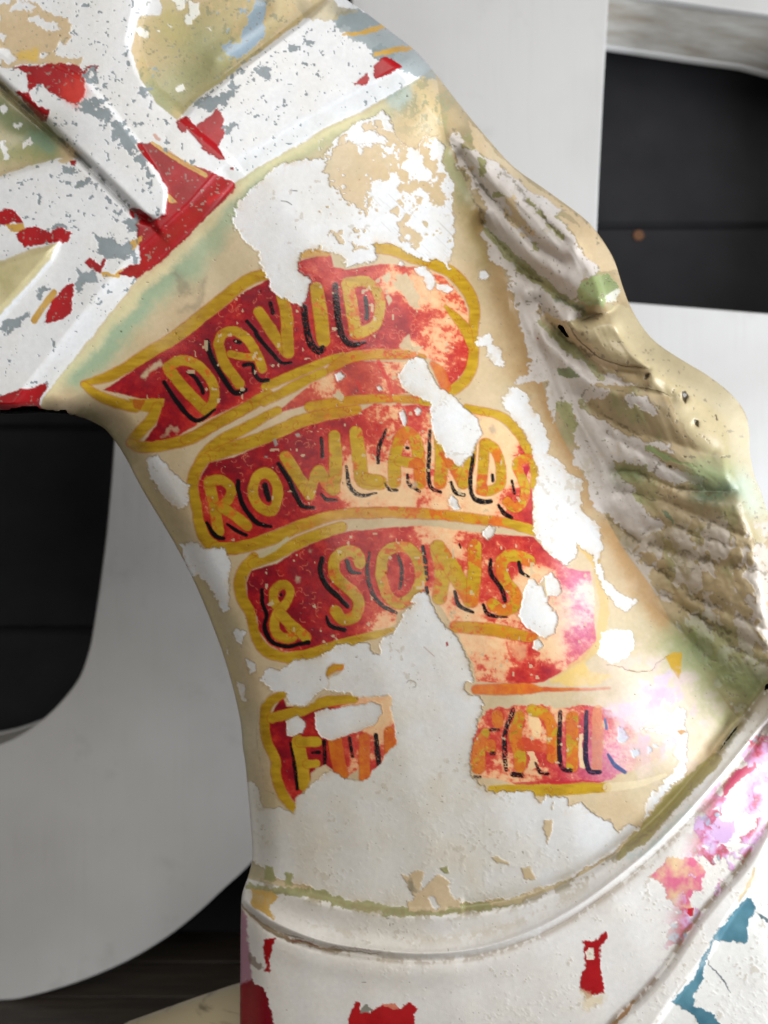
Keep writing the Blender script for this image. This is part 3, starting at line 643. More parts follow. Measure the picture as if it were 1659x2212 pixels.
lay(wh, sstep(.68, .74, (fbm(X[wh], Y[wh], 8, 2, 117, .6) + .5 * dens[wh])) * strap_zone[wh], F_GREY, -.2, .5)
sp = fbm(X[wh], Y[wh], 7, 2, 121, .6)
lay(wh, sstep(.50, .58, sp) * mh[wh] * (1 - strap_zone[wh]), (134, 138, 124), a=.6)
dA = line_dist(smooth(pts('P', "-60,124 0,182 105,276 200,366 292,456")), X[wh], Y[wh])
lay(wh, np.exp(-(dA / 5) ** 2) * sstep(-.1, .15, n_mid2[wh] + .4 * n_fin[wh]), (92, 96, 92), -.2, .6, a=.85)
w, m = poly_mask(WEDGE, .5, 2); lay(w, m, field((206, 194, 152), (176, 166, 122), .5 + .7 * n_mid), .1, .4)
# poll, top right: blue-grey with gold lines
P_('v1', "1420,90 1520,40 1600,70 1750,150 1900,260 2000,400 1800,330 1659,300 1650,220 1560,200 1480,150", (142, 152, 154), jag=2.0, a=.85)
S_('v1', [10, 22, 24], "1480,152 1580,140 1660,112", F_GOLD, jag=.7); S_('v2', [14, 24, 20], "-40,240 40,220 115,205", F_GOLD, jag=.8)
rd('v1', "1525,355 1545,345 1590,310 1600,345 1560,368"); rd('v2', "-50,300 0,250 40,258 78,290 50,312 0,328 -40,335", .8)
P_('v1', "1270,0 1420,0 1540,60 1430,90 1330,80 1300,50", field((196, 180, 140), (150, 140, 110), .5 + 1.2 * n_mid), jag=1.5, a=.8)

# ---- mane: white streaks over cream and olive
mm = cov(MANE, 1.5) * cov(-BU, 1.5) * cov(-HEAD, 1.5)
stra = fbm(SV * 5, ALONG / 80, 1.0, 4, 131, .6)
lay(ALL, mm, field((184, 164, 128), (152, 134, 100), .5 + .8 * n_mid), None, .46)
lay(ALL, mm * sstep(.05, .55, stra + .4 * n_mid) * .7, F_OLIVE, None, .46)
def mw(r, s, jag=1.5):
    P_(r, s, field((214, 207, 203), (192, 183, 175), .5 + .6 * n_mid), jag=jag * 1.3, thk=0, rgh=.40, rim=.35)
mw('Q5', "60,70 130,100 150,170 260,200 280,230 440,330 560,420 700,520 830,580 900,650 840,690 930,790 1000,880 1050,950 1140,1000 1160,1060 1040,1120 980,1200 1010,1290 900,1280 760,1180 600,1050 480,940 400,820 330,740 300,620 260,490 170,360 130,310 100,230 50,180")
mw('Q5', "270,770 320,770 400,880 450,950 560,1080 700,1210 780,1240 900,1320 1000,1400 920,1460 760,1390 700,1310 720,1420 830,1570 950,1680 1150,1790 1250,1880 560,1880 640,1790 600,1600 560,1500 570,1400 540,1290 480,1160 520,1170 400,1040 340,930 290,830")
mw('Q6', "0,20 120,-20 330,60 400,150 500,180 430,240 300,260 380,360 480,400 620,480 740,520 960,570 990,620 900,600 760,570 800,640 950,720 1170,790 1210,860 1000,840 860,790 680,690 560,680 540,770 620,850 700,880 780,980 800,1040 890,1150 850,1240 760,1230 650,1230 570,1170 480,1070 350,920 290,780 220,700 250,650 300,560 250,470 270,380 240,280 130,260 100,400 40,200")
mw('Q6', "600,280 640,200 820,230 870,320 740,300 680,290"); mw('Q6', "350,0 500,30 620,90 730,135 560,110 430,60")
P_('Q5', "200,-20 400,225 600,395 800,535 1000,685 1100,765 1200,895 1300,1065 1150,1070 1050,960 1000,870 930,770 840,680 900,690 1000,750 950,690 800,580 600,470 450,330 330,250 200,160", F_TAN, jag=.9, thk=T_, rim=.4)
P_('Q5', "1040,1130 1100,1090 1220,1090 1290,1170 1230,1250 1180,1330 1060,1340 1000,1280 980,1200", field((166, 176, 128), (146, 160, 108), .5 + .8 * n_mid), jag=1.1, thk=T_, rgh=.18)
P_('Q5', "1190,1250 1260,1190 1290,1200 1250,1280 1190,1300", (232, 230, 214), jag=.8, thk=.1, rgh=.2)
S_('Q5', [50, 78, 84, 80, 50], "330,770 480,950 640,1090 760,1190 1000,1345", F_OLIVE, jag=1.4, a=.9); S_('Q5', 40, "820,1270 1000,1350", (112, 128, 112), jag=2, soft=4, a=.6)
for s in ["450,540 520,540 580,690 680,790 720,860 650,820 580,730 530,690", "440,610 480,640 560,740 520,750 440,660", "550,780 620,800 640,850 580,840", "650,880 700,880 710,930 670,930", "600,530 660,590 680,640 740,680 750,700 690,690 640,610", "760,740 830,760 880,830 860,850 800,800", "260,250 300,260 330,370 290,385 260,340", "370,490 410,490 430,540 380,530", "150,320 210,310 240,330 200,350"]:
    P_('Q5', s, F_OLIVE if s[0] in '2367' else F_TAN, jag=1.6, thk=.2, rim=.3)
lock2 = field((196, 180, 144), (166, 153, 116), .4 + .6 * n_big + .3 * n_mid)
P_('Q5', "920,1460 1010,1400 1200,1370 1310,1300 1420,1420 1600,1560 1800,1660 Q6:1150,-20 1420,220 1520,400 1550,600 1570,740 1660,940 1700,1200 1590,1300 1480,1100 1440,800 1300,690 1100,520 1000,370 940,210 800,150 Q5:1500,1790 1400,1760 1200,1720 1030,1600 940,1510", lock2, jag=.8, thk=T_, rgh=.33)
S_('Q5', [30, 60, 70, 40], "760,1390 900,1500 1050,1650 1250,1780", F_TAN, jag=1.2); S_('Q5', [40, 56, 56], "715,1440 850,1570 1000,1700 1150,1822", F_OLIVE, jag=1.5, a=.85)
A_('Q6', 120, "1180,760 1330,790", (150, 168, 122), .8); A_('Q6', 90, "1180,920 1300,920 1400,880", (92, 110, 84), .9); A_('Q6', 90, "1480,850 1550,1000", (176, 192, 172), .7); A_('Q6', 70, "580,770 700,790", (110, 126, 82), .7)
P_('Q6', "755,570 790,560 900,620 1060,690 1180,720 1150,730 1000,690 850,650 770,600", (148, 162, 112), jag=1.0, thk=.2); P_('Q6', "660,920 720,910 790,980 800,1010 740,990 690,960", F_OLIVE, jag=1.2); P_('Q6', "880,1050 910,1045 980,1120 960,1140 910,1110", (110, 122, 92), jag=1)
P_('Q6', "130,260 200,255 245,280 240,380 280,400 250,470 180,400 130,330", F_OLIVE, jag=1.5); P_('Q6', "110,0 200,0 260,80 220,90 150,60", (128, 138, 104), jag=1.2)
lowm = cov(MANE, 1.5) * cov(-BU, 2) * sstep(1120, 1180, Y + .15 * (X - 1400)) * (THK >= 0)
stra2 = fbm(SV * 6, ALONG / 52, 1.0, 4, 141, .65)
lay(ALL, lowm * sstep(.02, .10, stra2 + .35 * n_mid2 + .12 - .12 * sstep(1400, 1480, Y)), field((200, 190, 180), (180, 168, 152), .5 + .6 * n_mid), .0, .42)
lay(ALL, lowm * sstep(.2, .45, fbm(SV * 7, ALONG / 120, 1.0, 2, 151, .5)) * .6, (140, 126, 86))
A_('P', 60, "1500,1400 1600,1470 1680,1520", (138, 150, 104), .85)
mane_sp = fbm(X, Y, 11, 3, 161, .7)
lay(ALL, mm * sstep(.46, .54, mane_sp), (126, 118, 98), -.05, a=.75)
S_('Q5', [3, 6, 7, 5, 4], "920,1460 960,1530 1040,1620 1150,1700 1300,1755 1500,1780", (52, 42, 28), jag=.4)
S_('Q5', [5, 8, 6], "1010,1430 1100,1390 1200,1370", (80, 64, 44), jag=.5, a=.8); S_('Q6', [3, 6, 3], "700,140 860,170 950,205", (70, 58, 40), jag=.4)
for r, s in [('Q6', "760,90 770,55 805,38 800,70 775,95"), ('Q6', "1030,175 1060,170 1085,220 1060,270 1040,240"), ('Q6', "1115,380 1150,385 1155,440 1130,420"), ('Q6', "1275,335 1285,335 1300,380 1290,380"), ('Q6', "935,710 960,710 965,730 940,728"), ('Q6', "1040,640 1075,645 1060,655")]:
    P_(r, s, (74, 64, 46), jag=.4, thk=-.5)
P_('Q5', "700,1245 714,1245 712,1260 702,1258", (24, 20, 20), jag=0); P_('Q5', "685,1550 696,1550 696,1564 686,1564", (140, 20, 20), jag=0)
# yellow fragment by the last crease
P_('Q7', "910,410 960,385 1028,380 1030,500 1012,580 960,500", (188, 150, 30), jag=.4, thk=T_)
S_('Q7', [3, 5, 6, 4, 3], "480,475 590,490 640,515 800,520 850,460 930,400", (120, 92, 60), jag=.5)
P_('Q7', "1000,955 1050,945 1070,960 1030,985", (186, 140, 84), jag=.5); P_('Q7', "880,900 920,800 970,800 960,900 930,950", (196, 214, 214), jag=1.5, soft=3, a=.7)

# faded lilac stain and duller varnish by the last crease
lay(ALL, np.exp(-((X - 1420) / 95) ** 2 - ((Y - 1540) / 95) ** 2) * sstep(-.05, .3, n_mid2 + .5 * n_mid) * cov(-BU, 2) * cov(-MANE, 2), field((224, 204, 228), (206, 168, 210), .5 + .9 * n_mid), None, None, a=.75)
dull = np.exp(-((X - 1390) / 170) ** 2 - ((Y - 1470) / 190) ** 2) * cov(-BU, 2)
RGH = (RGH + (.72 - RGH) * np.clip(1.3 * dull, 0, 1)).astype(np.float32)
# olive scurf where mane, poll and neck meet
lay(ALL, np.exp(-((X - 930) / 75) ** 2 - ((Y - 220) / 80) ** 2) * sstep(.05, .2, fbm(X, Y, 15, 4, 411, .7)) * cov(-HEAD, 2), (150, 150, 120), .3, a=.8)
# broken brown strokes along the carved grooves, painted to raise their contrast
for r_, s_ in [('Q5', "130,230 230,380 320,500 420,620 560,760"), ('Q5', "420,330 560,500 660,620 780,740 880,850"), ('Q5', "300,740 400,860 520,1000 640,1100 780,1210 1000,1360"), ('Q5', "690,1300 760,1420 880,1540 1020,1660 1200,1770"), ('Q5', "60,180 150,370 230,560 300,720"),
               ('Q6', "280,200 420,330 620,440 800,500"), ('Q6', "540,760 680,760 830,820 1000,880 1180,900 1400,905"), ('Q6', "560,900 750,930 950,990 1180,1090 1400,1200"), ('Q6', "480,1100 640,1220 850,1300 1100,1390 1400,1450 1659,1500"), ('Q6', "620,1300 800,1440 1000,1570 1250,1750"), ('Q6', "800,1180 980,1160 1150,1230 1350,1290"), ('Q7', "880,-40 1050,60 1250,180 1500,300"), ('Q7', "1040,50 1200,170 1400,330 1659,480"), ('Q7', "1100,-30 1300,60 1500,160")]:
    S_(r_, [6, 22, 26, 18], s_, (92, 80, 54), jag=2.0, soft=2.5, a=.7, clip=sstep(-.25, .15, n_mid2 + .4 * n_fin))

# ---- breast collar
mc = cov(BU, 1.2)
lay(ALL, mc, field((229, 227, 225), (214, 207, 196), .3 + .5 * n_big + .3 * n_mid + .3 * sstep(1300, 700, X)), .1, .42)
S_('Q8', [30, 56, 60, 58, 60, 52, 44], "90,140 380,180 640,240 900,300 1150,318 1659,292 v8:600,640", F_OLIVE, jag=1.6, thk=.3, a=.95)
S_('Q8', [26, 34, 40, 34, 30], "1700,285 v8:560,650 v8:640,628 v8:740,590", F_TAN, jag=1.4, a=.8)
S_('v8', [20, 64, 74, 60], "1010,470 1090,390 1200,270 1300,170 1430,40", field((170, 160, 98), (150, 140, 84), .5 + .8 * n_mid), jag=1.2, a=.9)
S_('v8', 26, "1440,20 1540,-110", (120, 116, 84), jag=1, soft=4, a=.8)
P_('v8', "1000,500 1100,430 1250,300 1330,260 1200,400 1060,480", (196, 210, 208), jag=2, soft=4, a=.6)
P_('Q8', "1110,70 1160,110 1200,40 1235,35 1240,100 1200,190 1330,80 1420,130 1430,230 1490,245 1470,300 1150,320 1135,265 1190,205 1120,130", F_TAN, jag=1.3, thk=T_, rim=.3)
P_('Q8', "1265,230 1300,215 1345,280 1320,300", F_WHITE, jag=1, thk=0); P_('Q8', "1140,120 1180,110 1200,170 1160,190", (130, 124, 104), jag=1.5, soft=3, a=.8)
P_('Q8', "120,155 250,178 305,215 240,270 270,375 200,310 130,280", (204, 166, 92), jag=.9, thk=.3)
for r, s in [('v8', "700,310 730,310 725,360 705,400 690,350"), ('v8', "470,460 520,470 545,490 490,490"), ('v8', "600,500 640,490 650,560 610,560"), ('Q8', "1350,30 1390,15 1400,70 1370,60"), ('Q8', "340,60 400,70 380,140 335,140"), ('Q8', "205,20 260,40 280,110 210,110"), ('Q8', "485,160 500,150 520,200 480,200"), ('R8', "575,925 625,925 620,970 600,970"), ('R8', "620,1110 680,1110 690,1170 650,1250 620,1180"), ('R8', "670,960 690,960 690,1035 680,1030")]:
    P_(r, s, F_TAN if r != 'Q8' else F_OLIVE, jag=.9, thk=T_, rim=.3)
rd('v8', "860,830 910,820 960,780 965,815 930,850 935,950 950,1050 890,1060 870,1080 840,1020 870,950 865,880"); P_('v8', "872,855 905,850 905,905 875,905", (226, 216, 200), jag=1, thk=0)
P_('v8', "835,1040 900,1060 950,1050 940,1100 880,1120 840,1100", (214, 196, 160), jag=2, soft=5, a=.7)
rd('Q8', "780,960 800,900 830,905 835,950 900,970 1000,930 1100,950 1150,915 1200,950 1185,1052 1180,1100 740,1100 760,1000")
P_('Q8', "975,925 1070,920 1080,960 1000,950", (206, 120, 96), jag=1); P_('Q8', "840,950 880,930 920,960 860,975", (140, 136, 124), jag=1.2)
rd('Q8', "40,780 130,750 180,820 230,900 270,1000 285,1200 30,1200", .9, field((146, 20, 38), (118, 12, 28), .5 + .8 * n_mid)); P_('Q8', "30,300 75,300 105,360 90,450 130,600 120,755 30,800", (168, 124, 140), jag=1.2, thk=.3, soft=2)
rd('Q8', "200,500 285,470 270,540 240,600 245,710 215,690 225,600"); P_('Q8', "90,560 150,600 200,640 190,680 120,640", (130, 112, 100), jag=1.5, a=.8)
S_('Q8', [10, 30, 26, 18, 8], "62,270 190,400 340,480 480,530 700,575 950,600", (140, 126, 104), jag=.8, thk=-.3); S_('Q8', [8, 9, 4], "350,470 470,525 960,590", (120, 24, 26), jag=1.2, a=.6)
S_('Q8', [3, 6, 3], "340,462 400,478 460,500", (40, 34, 28), jag=.3)
P_('Q7', "1130,1600 1290,1560 1330,1610 1420,1600 1430,1680 1350,1780 1240,1800 1180,1720 1120,1690", (206, 172, 214), jag=1.2, thk=.3)
P_('v8', "1150,550 1230,460 1330,460 1390,520 1370,590 1320,640 1330,690 1290,700 1230,640 1220,580", field((214, 110, 140), (222, 190, 150), .5 + 1.6 * n_mid2), jag=1.4, thk=.3, rim=.3)
P_('Q7', "1325,1440 1340,1350 1430,1240 1560,1180 1580,1240 1480,1300 1380,1400", (190, 76, 104), jag=1.0, thk=.3); P_('Q7', "1530,1020 1600,1005 1720,1080 1720,1230 1590,1150", (196, 90, 120), jag=1, thk=.3)
P_('Q7', "1390,1460 1560,1240 1640,1260 1720,1230 1720,1480 1590,1540 1480,1540", field((224, 196, 220), (200, 150, 200), .5 + 1.5 * n_mid2), jag=1.5, thk=.25)
for i in range(40):
    x = rng.uniform(1590, 1665); y = 1760 - (x - 1590) * .9 + rng.uniform(-60, 30); L = rng.uniform(14, 50)
    S_('P', [.5, 2.2, .5], f"{x:.1f},{y:.1f} {x+L*.6:.1f},{y-L*.72:.1f}", (138, 160, 182), jag=.2, a=.6, sm=False)
P_('v8', "1300,690 1340,680 1335,715 1315,720", (196, 40, 60), jag=.5)
zr = cov(B1, 2) * cov(-B2, 2) * sstep(1470, 1540, X + .25 * (Y - 1800))
f1 = fbm(X, Y, 58, 4, 401, .6); f2 = fbm(X, Y, 40, 4, 405, .65)
F_MIX = ramp(f2, [(-.4, (214, 190, 222)), (-.1, (206, 150, 196)), (.12, (200, 104, 138)), (.3, (176, 52, 74)), (.5, (150, 172, 190))])
zm = sstep(.02, .06, f1 + .3 * ADD / 4)
lay(ALL, np.clip(cov(-60 * (f1 + .3 * ADD / 4 - .02) - 1.5, 1.5) - zm, 0, 1) * zr, (150, 120, 110), a=.35)
lay(ALL, zm * zr, F_MIX, .45, .3, a=.92)
S_('v8', [14, 20, 12], "985,1190 1030,1140 1075,1090", (176, 138, 100), jag=1, thk=.2); S_('v8', [8, 12, 6], "1300,790 1340,745 1370,700", (170, 130, 92), jag=.8, a=.8)
S_('v8', [10, 16, 10], "1530,650 1570,590 1605,510", (206, 176, 110), jag=.6, a=.7)
# brown grime lodged along the mouldings
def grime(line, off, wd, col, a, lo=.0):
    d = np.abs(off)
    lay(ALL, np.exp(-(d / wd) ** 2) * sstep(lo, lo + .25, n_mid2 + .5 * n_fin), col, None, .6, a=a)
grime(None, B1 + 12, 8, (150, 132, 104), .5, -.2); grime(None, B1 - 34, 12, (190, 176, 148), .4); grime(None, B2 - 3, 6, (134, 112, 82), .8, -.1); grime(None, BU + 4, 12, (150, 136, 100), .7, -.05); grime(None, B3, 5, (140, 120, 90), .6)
# saddle cloth beyond
lay(ALL, cov(B3, 1.2), field((232, 232, 230), (220, 218, 214), .5 + .6 * n_mid), 0, .36)
P_('v8', "1240,1090 1330,990 1390,880 1460,760 1560,640 1610,690 1570,760 1570,830 1500,830 1430,830 1390,930 1380,1000 1330,1060 1340,1110 1420,1130 1450,1184 1440,1260 1330,1150", field((96, 142, 158), (64, 106, 124), .5 + .8 * n_mid), jag=1.0, thk=.35, rgh=.2, rim=.4)
S_('v8', [2, 5, 6, 2], "1395,905 1420,945 1470,1000 1495,1045", (80, 92, 100), jag=.8)
P_('v8', "1590,690 1659,730 1680,760 1620,715", (90, 110, 116), jag=.8)

# ---- wear everywhere: pits, specks, scuffed film
pit = fbm(X, Y, 6, 2, 171, .5)
lay(ALL, sstep(.80, .88, pit + .12 * n_big) * (n_mid > -.1), (122, 112, 98), -.15, a=.7)
scf = fbm(X, Y, 12, 3, 181, .65) + .5 * (n_big - .15)
bare = (THK < .16) & (THK > -.1) & (HEAD > 0)
lay(ALL, sstep(.36, .46, scf) * bare * sstep(.0, .25, fbm(X, Y, 70, 2, 187) + .08), (186, 176, 158), None, .5, a=.55)
THK += .02 * n_fin + (.06 + .14 * sstep(1650, 1850, Y)) * sstep(.15, .45, scf) * bare
for i in range(70):
    x, y = rng.uniform(0, 1659), rng.uniform(0, 2212)
    r_ = rng.uniform(.9, 2.6)
    w = window(np.array([[x - 4, y - 4], [x + 4, y + 4]]), 2)
    lay(w, np.clip(r_ - np.hypot(X[w] - x, (Y[w] - y) * rng.uniform(.6, 1.5)), 0, 1), (70, 58, 48), -.3, a=.8)
RGH = np.clip(RGH + .07 * n_mid2 + .05 * n_fin, .16, .8)
COL = np.clip(COL * (1 + .05 * n_fin2 + .04 * n_mid)[..., None], .004, .82)

# ------------------------------------------------------------------ the carving: height of the near flank over the horse's middle plane
def blur(a, s):
    r = int(3 * s); k = np.exp(-.5 * (np.arange(-r, r + 1) / s) ** 2); k = (k / k.sum()).astype(np.float32)
    for ax in (0, 1):
        pad = [(0, 0), (0, 0)]; pad[ax] = (r, r)
        b = np.pad(a, pad, mode='edge'); o = np.zeros_like(a)
        n = a.shape[ax]
        for i, q in enumerate(k):
            o += q * (b[i:i + n] if ax == 0 else b[:, i:i + n])
        a = o
    return a
def gs1(d, s):
    return np.exp(-(d / s) ** 2)
di = np.clip(-D_OUT, 0, None)
t = D_L / (D_L + D_V + 1e-3)
wn = np.interp(t, [0, .02, .06, .12, .22, .35, .5, .62, .74, .84, .92, .97, 1.0],
               [.000, .034, .056, .074, .094, .112, .123, .127, .122, .110,   .088, .070, .060]).astype(np.float32)
wm = np.interp(SV, [0, .08, .3, .6, .85, 1], [.060, .061, .078, .104, .122, .126]).astype(np.float32)
wm = .060 + (wm - .060) * np.clip((D_V + D_K) / 170, 0, 1)
dr = di / (di + D_K + 1e-3)
wo = ((.060 + .066 * np.clip((D_V + D_K) / 170, 0, 1)) * np.sqrt(np.clip(1 - (1 - dr) ** 2.2, 0, 1))).astype(np.float32)
inm = sstep(3, -3, MANE)
wmane = np.where(OUTER < 0, wo, wm)
h = wn * (1 - inm) + wmane * inm
h = blur(h, 6.0)
# head, a little proud of the neck
hh = .128 + .012 * np.exp(-((X - 240) ** 2 + (Y - 330) ** 2) / 320 ** 2) - .006 * sstep(400, 900, X) - .012 * sstep(600, 900, Y)
inh = sstep(10, -50, HEAD)
h = h + np.clip(hh - .014 - h, 0, None) * np.exp(-(np.clip(HEAD, 0, None) / 120) ** 2)
cap = hh - .008 + .00016 * np.clip(HEAD, 0, None)
h = np.where(HEAD > -60, -.006 * np.log(np.exp(-h / .006) + np.exp(-cap / .006)), h) 
h = blur(h, 5.0)
h = h * (1 - inh) + np.maximum(hh, h * .6) * inh
A = np.zeros_like(h)
SG = poly_sdf(pts('P', "-260,-40 -60,120 0,178 105,272 200,362 290,452 420,600 620,460 505,340 385,240 335,200 305,150 285,90 300,20 330,-60 100,-200"), X, Y)
A += np.maximum(.010 * sstep(9, -9, SB), .015 * sstep(16, -16, SG)) * inh
A += .006 * sstep(4, -5, SA) * inh
A -= .008 * gs1(line_dist(smooth(pts('P', "-60,128 0,186 105,280 200,370 292,460 325,478")), X, Y), 7) * inh
A += .010 * sstep(10, -14, SW) * inh
A -= .012 * gs1(np.hypot(X - 70, (Y - 300) * 1.3), 70) * inh                    # hollow of the cheek
A += .006 * gs1(np.hypot(X - 470, (Y - 90)), 90) - .005 * gs1(np.hypot(X - 400, (Y - 190)), 50)
A += .004 * gs1(line_dist(smooth(pts('P', "560,-60 600,20 520,90 470,130")), X, Y), 26) * inh
# groove where the neck leaves the jaw
A -= .006 * gs1(line_dist(pts('P', "92,872 150,884 200,905"), X, Y), 12) * (1 - inh)
# mane locks: broad grooves and the ridges beside them
def groove(r, s, depth, wd, ridge=.5):
    p = smooth(pts(r, s), 3); w = window(p, wd * 4)
    d = line_dist(p, X[w], Y[w])
    A[w] += 1.15 * (-depth * np.exp(-(d / wd) ** 1.3) + depth * ridge * gs1(d - 2.4 * wd, 1.3 * wd))
for a in [('Q5', "130,230 230,380 320,500 420,620 560,760 700,900 860,1000", .0050, 9), ('Q5', "420,330 560,500 660,620 780,740 880,850", .0045, 9), ('Q5', "560,440 720,560 860,650 980,760", .0035, 8),
          ('Q5', "300,740 400,860 520,1000 640,1100 780,1210 1000,1360", .0085, 12), ('Q5', "690,1300 760,1420 880,1540 1020,1660 1200,1770 1400,1820", .0080, 11), ('Q5', "830,1540 960,1680 1120,1800 1300,1880", .0050, 9),
          ('Q5', "1000,1420 1100,1390 1230,1360 1300,1290", .0090, 9), ('Q6', "330,40 520,120 720,160 960,215", .0060, 9), ('Q6', "280,200 420,330 620,440 800,500 1000,560 1250,640", .0060, 13), ('Q6', "500,500 700,600 950,740 1210,880 1400,890", .0045, 10),
          ('Q6', "540,760 680,760 830,820 1000,880 1180,900 1400,905", .0075, 9), ('Q6', "560,900 750,930 950,990 1180,1090 1400,1200 1600,1260", .0055, 10), ('Q6', "480,1100 640,1220 850,1300 1100,1390 1400,1450 1659,1500", .0060, 12), ('Q6', "620,1300 800,1440 1000,1570 1250,1750", .0060, 10),
          ('Q6', "800,1180 980,1160 1150,1230 1350,1290 1560,1330", .0045, 8), ('Q7', "700,-60 900,130 1050,260 1220,420", .0050, 9), ('Q7', "880,-40 1050,60 1250,180 1500,300 1680,380", .0070, 10), ('Q7', "1040,50 1200,170 1400,330 1659,480", .0045, 9), ('Q7', "1100,-30 1300,60 1500,160 1680,240", .0050, 8)]:
    groove(*a[:2], a[2] * (1.25 if a[0] == 'Q5' else .85), a[3] * 1.35, .45 if a[0] == 'Q5' else .2)
A += .013 * gs1(np.hypot(X - 1306, Y - 628), 36) - .006 * gs1(line_dist(pts('Q5', "1040,1400 1200,1370 1300,1290"), X, Y), 10)
strand = fbm(SV * 15, ALONG / 150, 1.0, 3, 201, .55)
A += .0020 * strand * sstep(4, -14, MANE) * sstep(-6, 16, OUTER) * sstep(-4, 14, BU)
A += (.0010 + .0014 * sstep(1300, 1420, X)) * fbm(X * 1.3 - Y * .6, Y * 1.3 + X * .6, 26, 3, 211, .6) * sstep(4, -14, MANE) * sstep(1020, 1160, Y) * sstep(-6, 16, OUTER) * sstep(-4, 30, BU)
for i, (x, y) in enumerate([(800, 830), (840, 845), (880, 865), (920, 880), (960, 895)]):
    px, py = pts('Q6', f"{x},{y}")[0]
    A += .0035 * gs1(np.hypot((X - px) * 1.2 + (Y - py) * .6, (Y - py)), 6)
# breast collar: rolled rim, cord, field, lower border, then the drop to the saddle cloth
cu = sstep(12, -14, BU)
A += .009 * cu
A += .0030 * gs1(B1 - 12, 14) + .0062 * gs1(B1 - 4, 6.5)
A -= .0046 * gs1(B1 + 9, 8)
A -= .0035 * gs1(B1 - 46, 26)
A += .0020 * gs1(B1 + 40, 22)
A -= .0030 * gs1(B2 - 4, 8)
A += .0060 * sstep(2, -16, B2)
A -= .0150 * sstep(6, -8, B3)
A -= .004 * gs1(BU - 10, 16) * (X > 1000)
A -= .008 * gs1(line_dist(pts('Q7', "1240,1080 1380,930 1490,850"), X, Y), 14)
# cracks and gouges
for r, s, dp, wd in [('Q5', "920,1460 960,1530 1040,1620 1150,1700 1300,1755 1500,1780", .003, 4), ('Q8', "62,270 190,400 340,480 480,530 700,575 950,600", .004, 6), ('Q7', "590,490 640,515 800,520 850,460 930,400", .0008, 3)]:
    p = smooth(pts(r, s)); w = window(p, wd * 4)
    A[w] -= dp * gs1(line_dist(p, X[w], Y[w]), wd)
for r, c, dp, wd in [('Q6', "780,65", .004, 6), ('Q6', "1058,220", .005, 8), ('Q6', "1135,410", .004, 6)]:
    px, py = pts(r, c)[0]; A -= dp * gs1(np.hypot(X - px, Y - py), wd)
A += .0007 * n_big + .00012 * n_mid
RR = 62 - 40 * gs1(Y - 893, 90) * sstep(210, 120, X)
rim = np.sqrt(np.clip(1 - (1 - np.clip(di / RR, 0, 1)) ** 2, 0, 1))
DEP = np.clip((h + blur(A, 1.2)) * rim + THK * .001 * rim, 0, None)
DEP = np.where(INS, DEP, 0).astype(np.float32)

# ------------------------------------------------------------------ scene-building helpers
def new_mesh(name, co, faces, parent=None, mat=None):
    me = bpy.data.meshes.new(name)
    me.from_pydata([tuple(map(float, c)) for c in co], [], [tuple(map(int, f)) for f in faces])
    o = bpy.data.objects.new(name, me)
    sc.collection.objects.link(o)
    if parent is not None: o.parent = parent
    if mat is not None: me.materials.append(mat)
    return o
def tag(o, label=None, cat=None, group=None, kind=None):
    if label: o['label'] = label
    if cat: o['category'] = cat
    if group: o['group'] = group
    if kind: o['kind'] = kind
    return o
def mat_new(name):
    m = bpy.data.materials.new(name); m.use_nodes = True
    nt = m.node_tree
    return m, nt.nodes, nt.links, nt.nodes['Principled BSDF']

# painted timber: colour, gloss and film come from the carving, grain and fine relief from noise
M_HORSE, nd, lk, bs = mat_new('old_fairground_paint')
at = nd.new('ShaderNodeAttribute'); at.attribute_name = 'paint'
ar = nd.new('ShaderNodeAttribute'); ar.attribute_name = 'gloss'
tc = nd.new('ShaderNodeTexCoord')
n1 = nd.new('ShaderNodeTexNoise'); n1.inputs['Scale'].default_value = 900; n1.inputs['Detail'].default_value = 3
n2 = nd.new('ShaderNodeTexNoise'); n2.inputs['Scale'].default_value = 170; n2.inputs['Detail'].default_value = 4
bmp = nd.new('ShaderNodeBump'); bmp.inputs['Strength'].default_value = .10; bmp.inputs['Distance'].default_value = .0010
mul = nd.new('ShaderNodeMixRGB'); mul.blend_type = 'MULTIPLY'; mul.inputs[0].default_value = .14
add = nd.new('ShaderNodeMath'); add.operation = 'ADD'
lk.new(tc.outputs['Object'], n1.inputs['Vector']); lk.new(tc.outputs['Object'], n2.inputs['Vector'])
lk.new(n1.outputs['Fac'], add.inputs[0]); lk.new(n2.outputs['Fac'], add.inputs[1])
lk.new(add.outputs[0], bmp.inputs['Height']); lk.new(bmp.outputs[0], bs.inputs['Normal'])
lk.new(at.outputs['Color'], mul.inputs[1]); lk.new(n2.outputs['Color'], mul.inputs[2])
hs = nd.new('ShaderNodeRGBToBW'); lk.new(n2.outputs['Color'], hs.inputs[0]); lk.new(hs.outputs[0], mul.inputs[2])
lk.new(mul.outputs[0], bs.inputs['Base Color']); lk.new(ar.outputs['Fac'], bs.inputs['Roughness'])
bs.inputs['Specular IOR Level'].default_value = .40

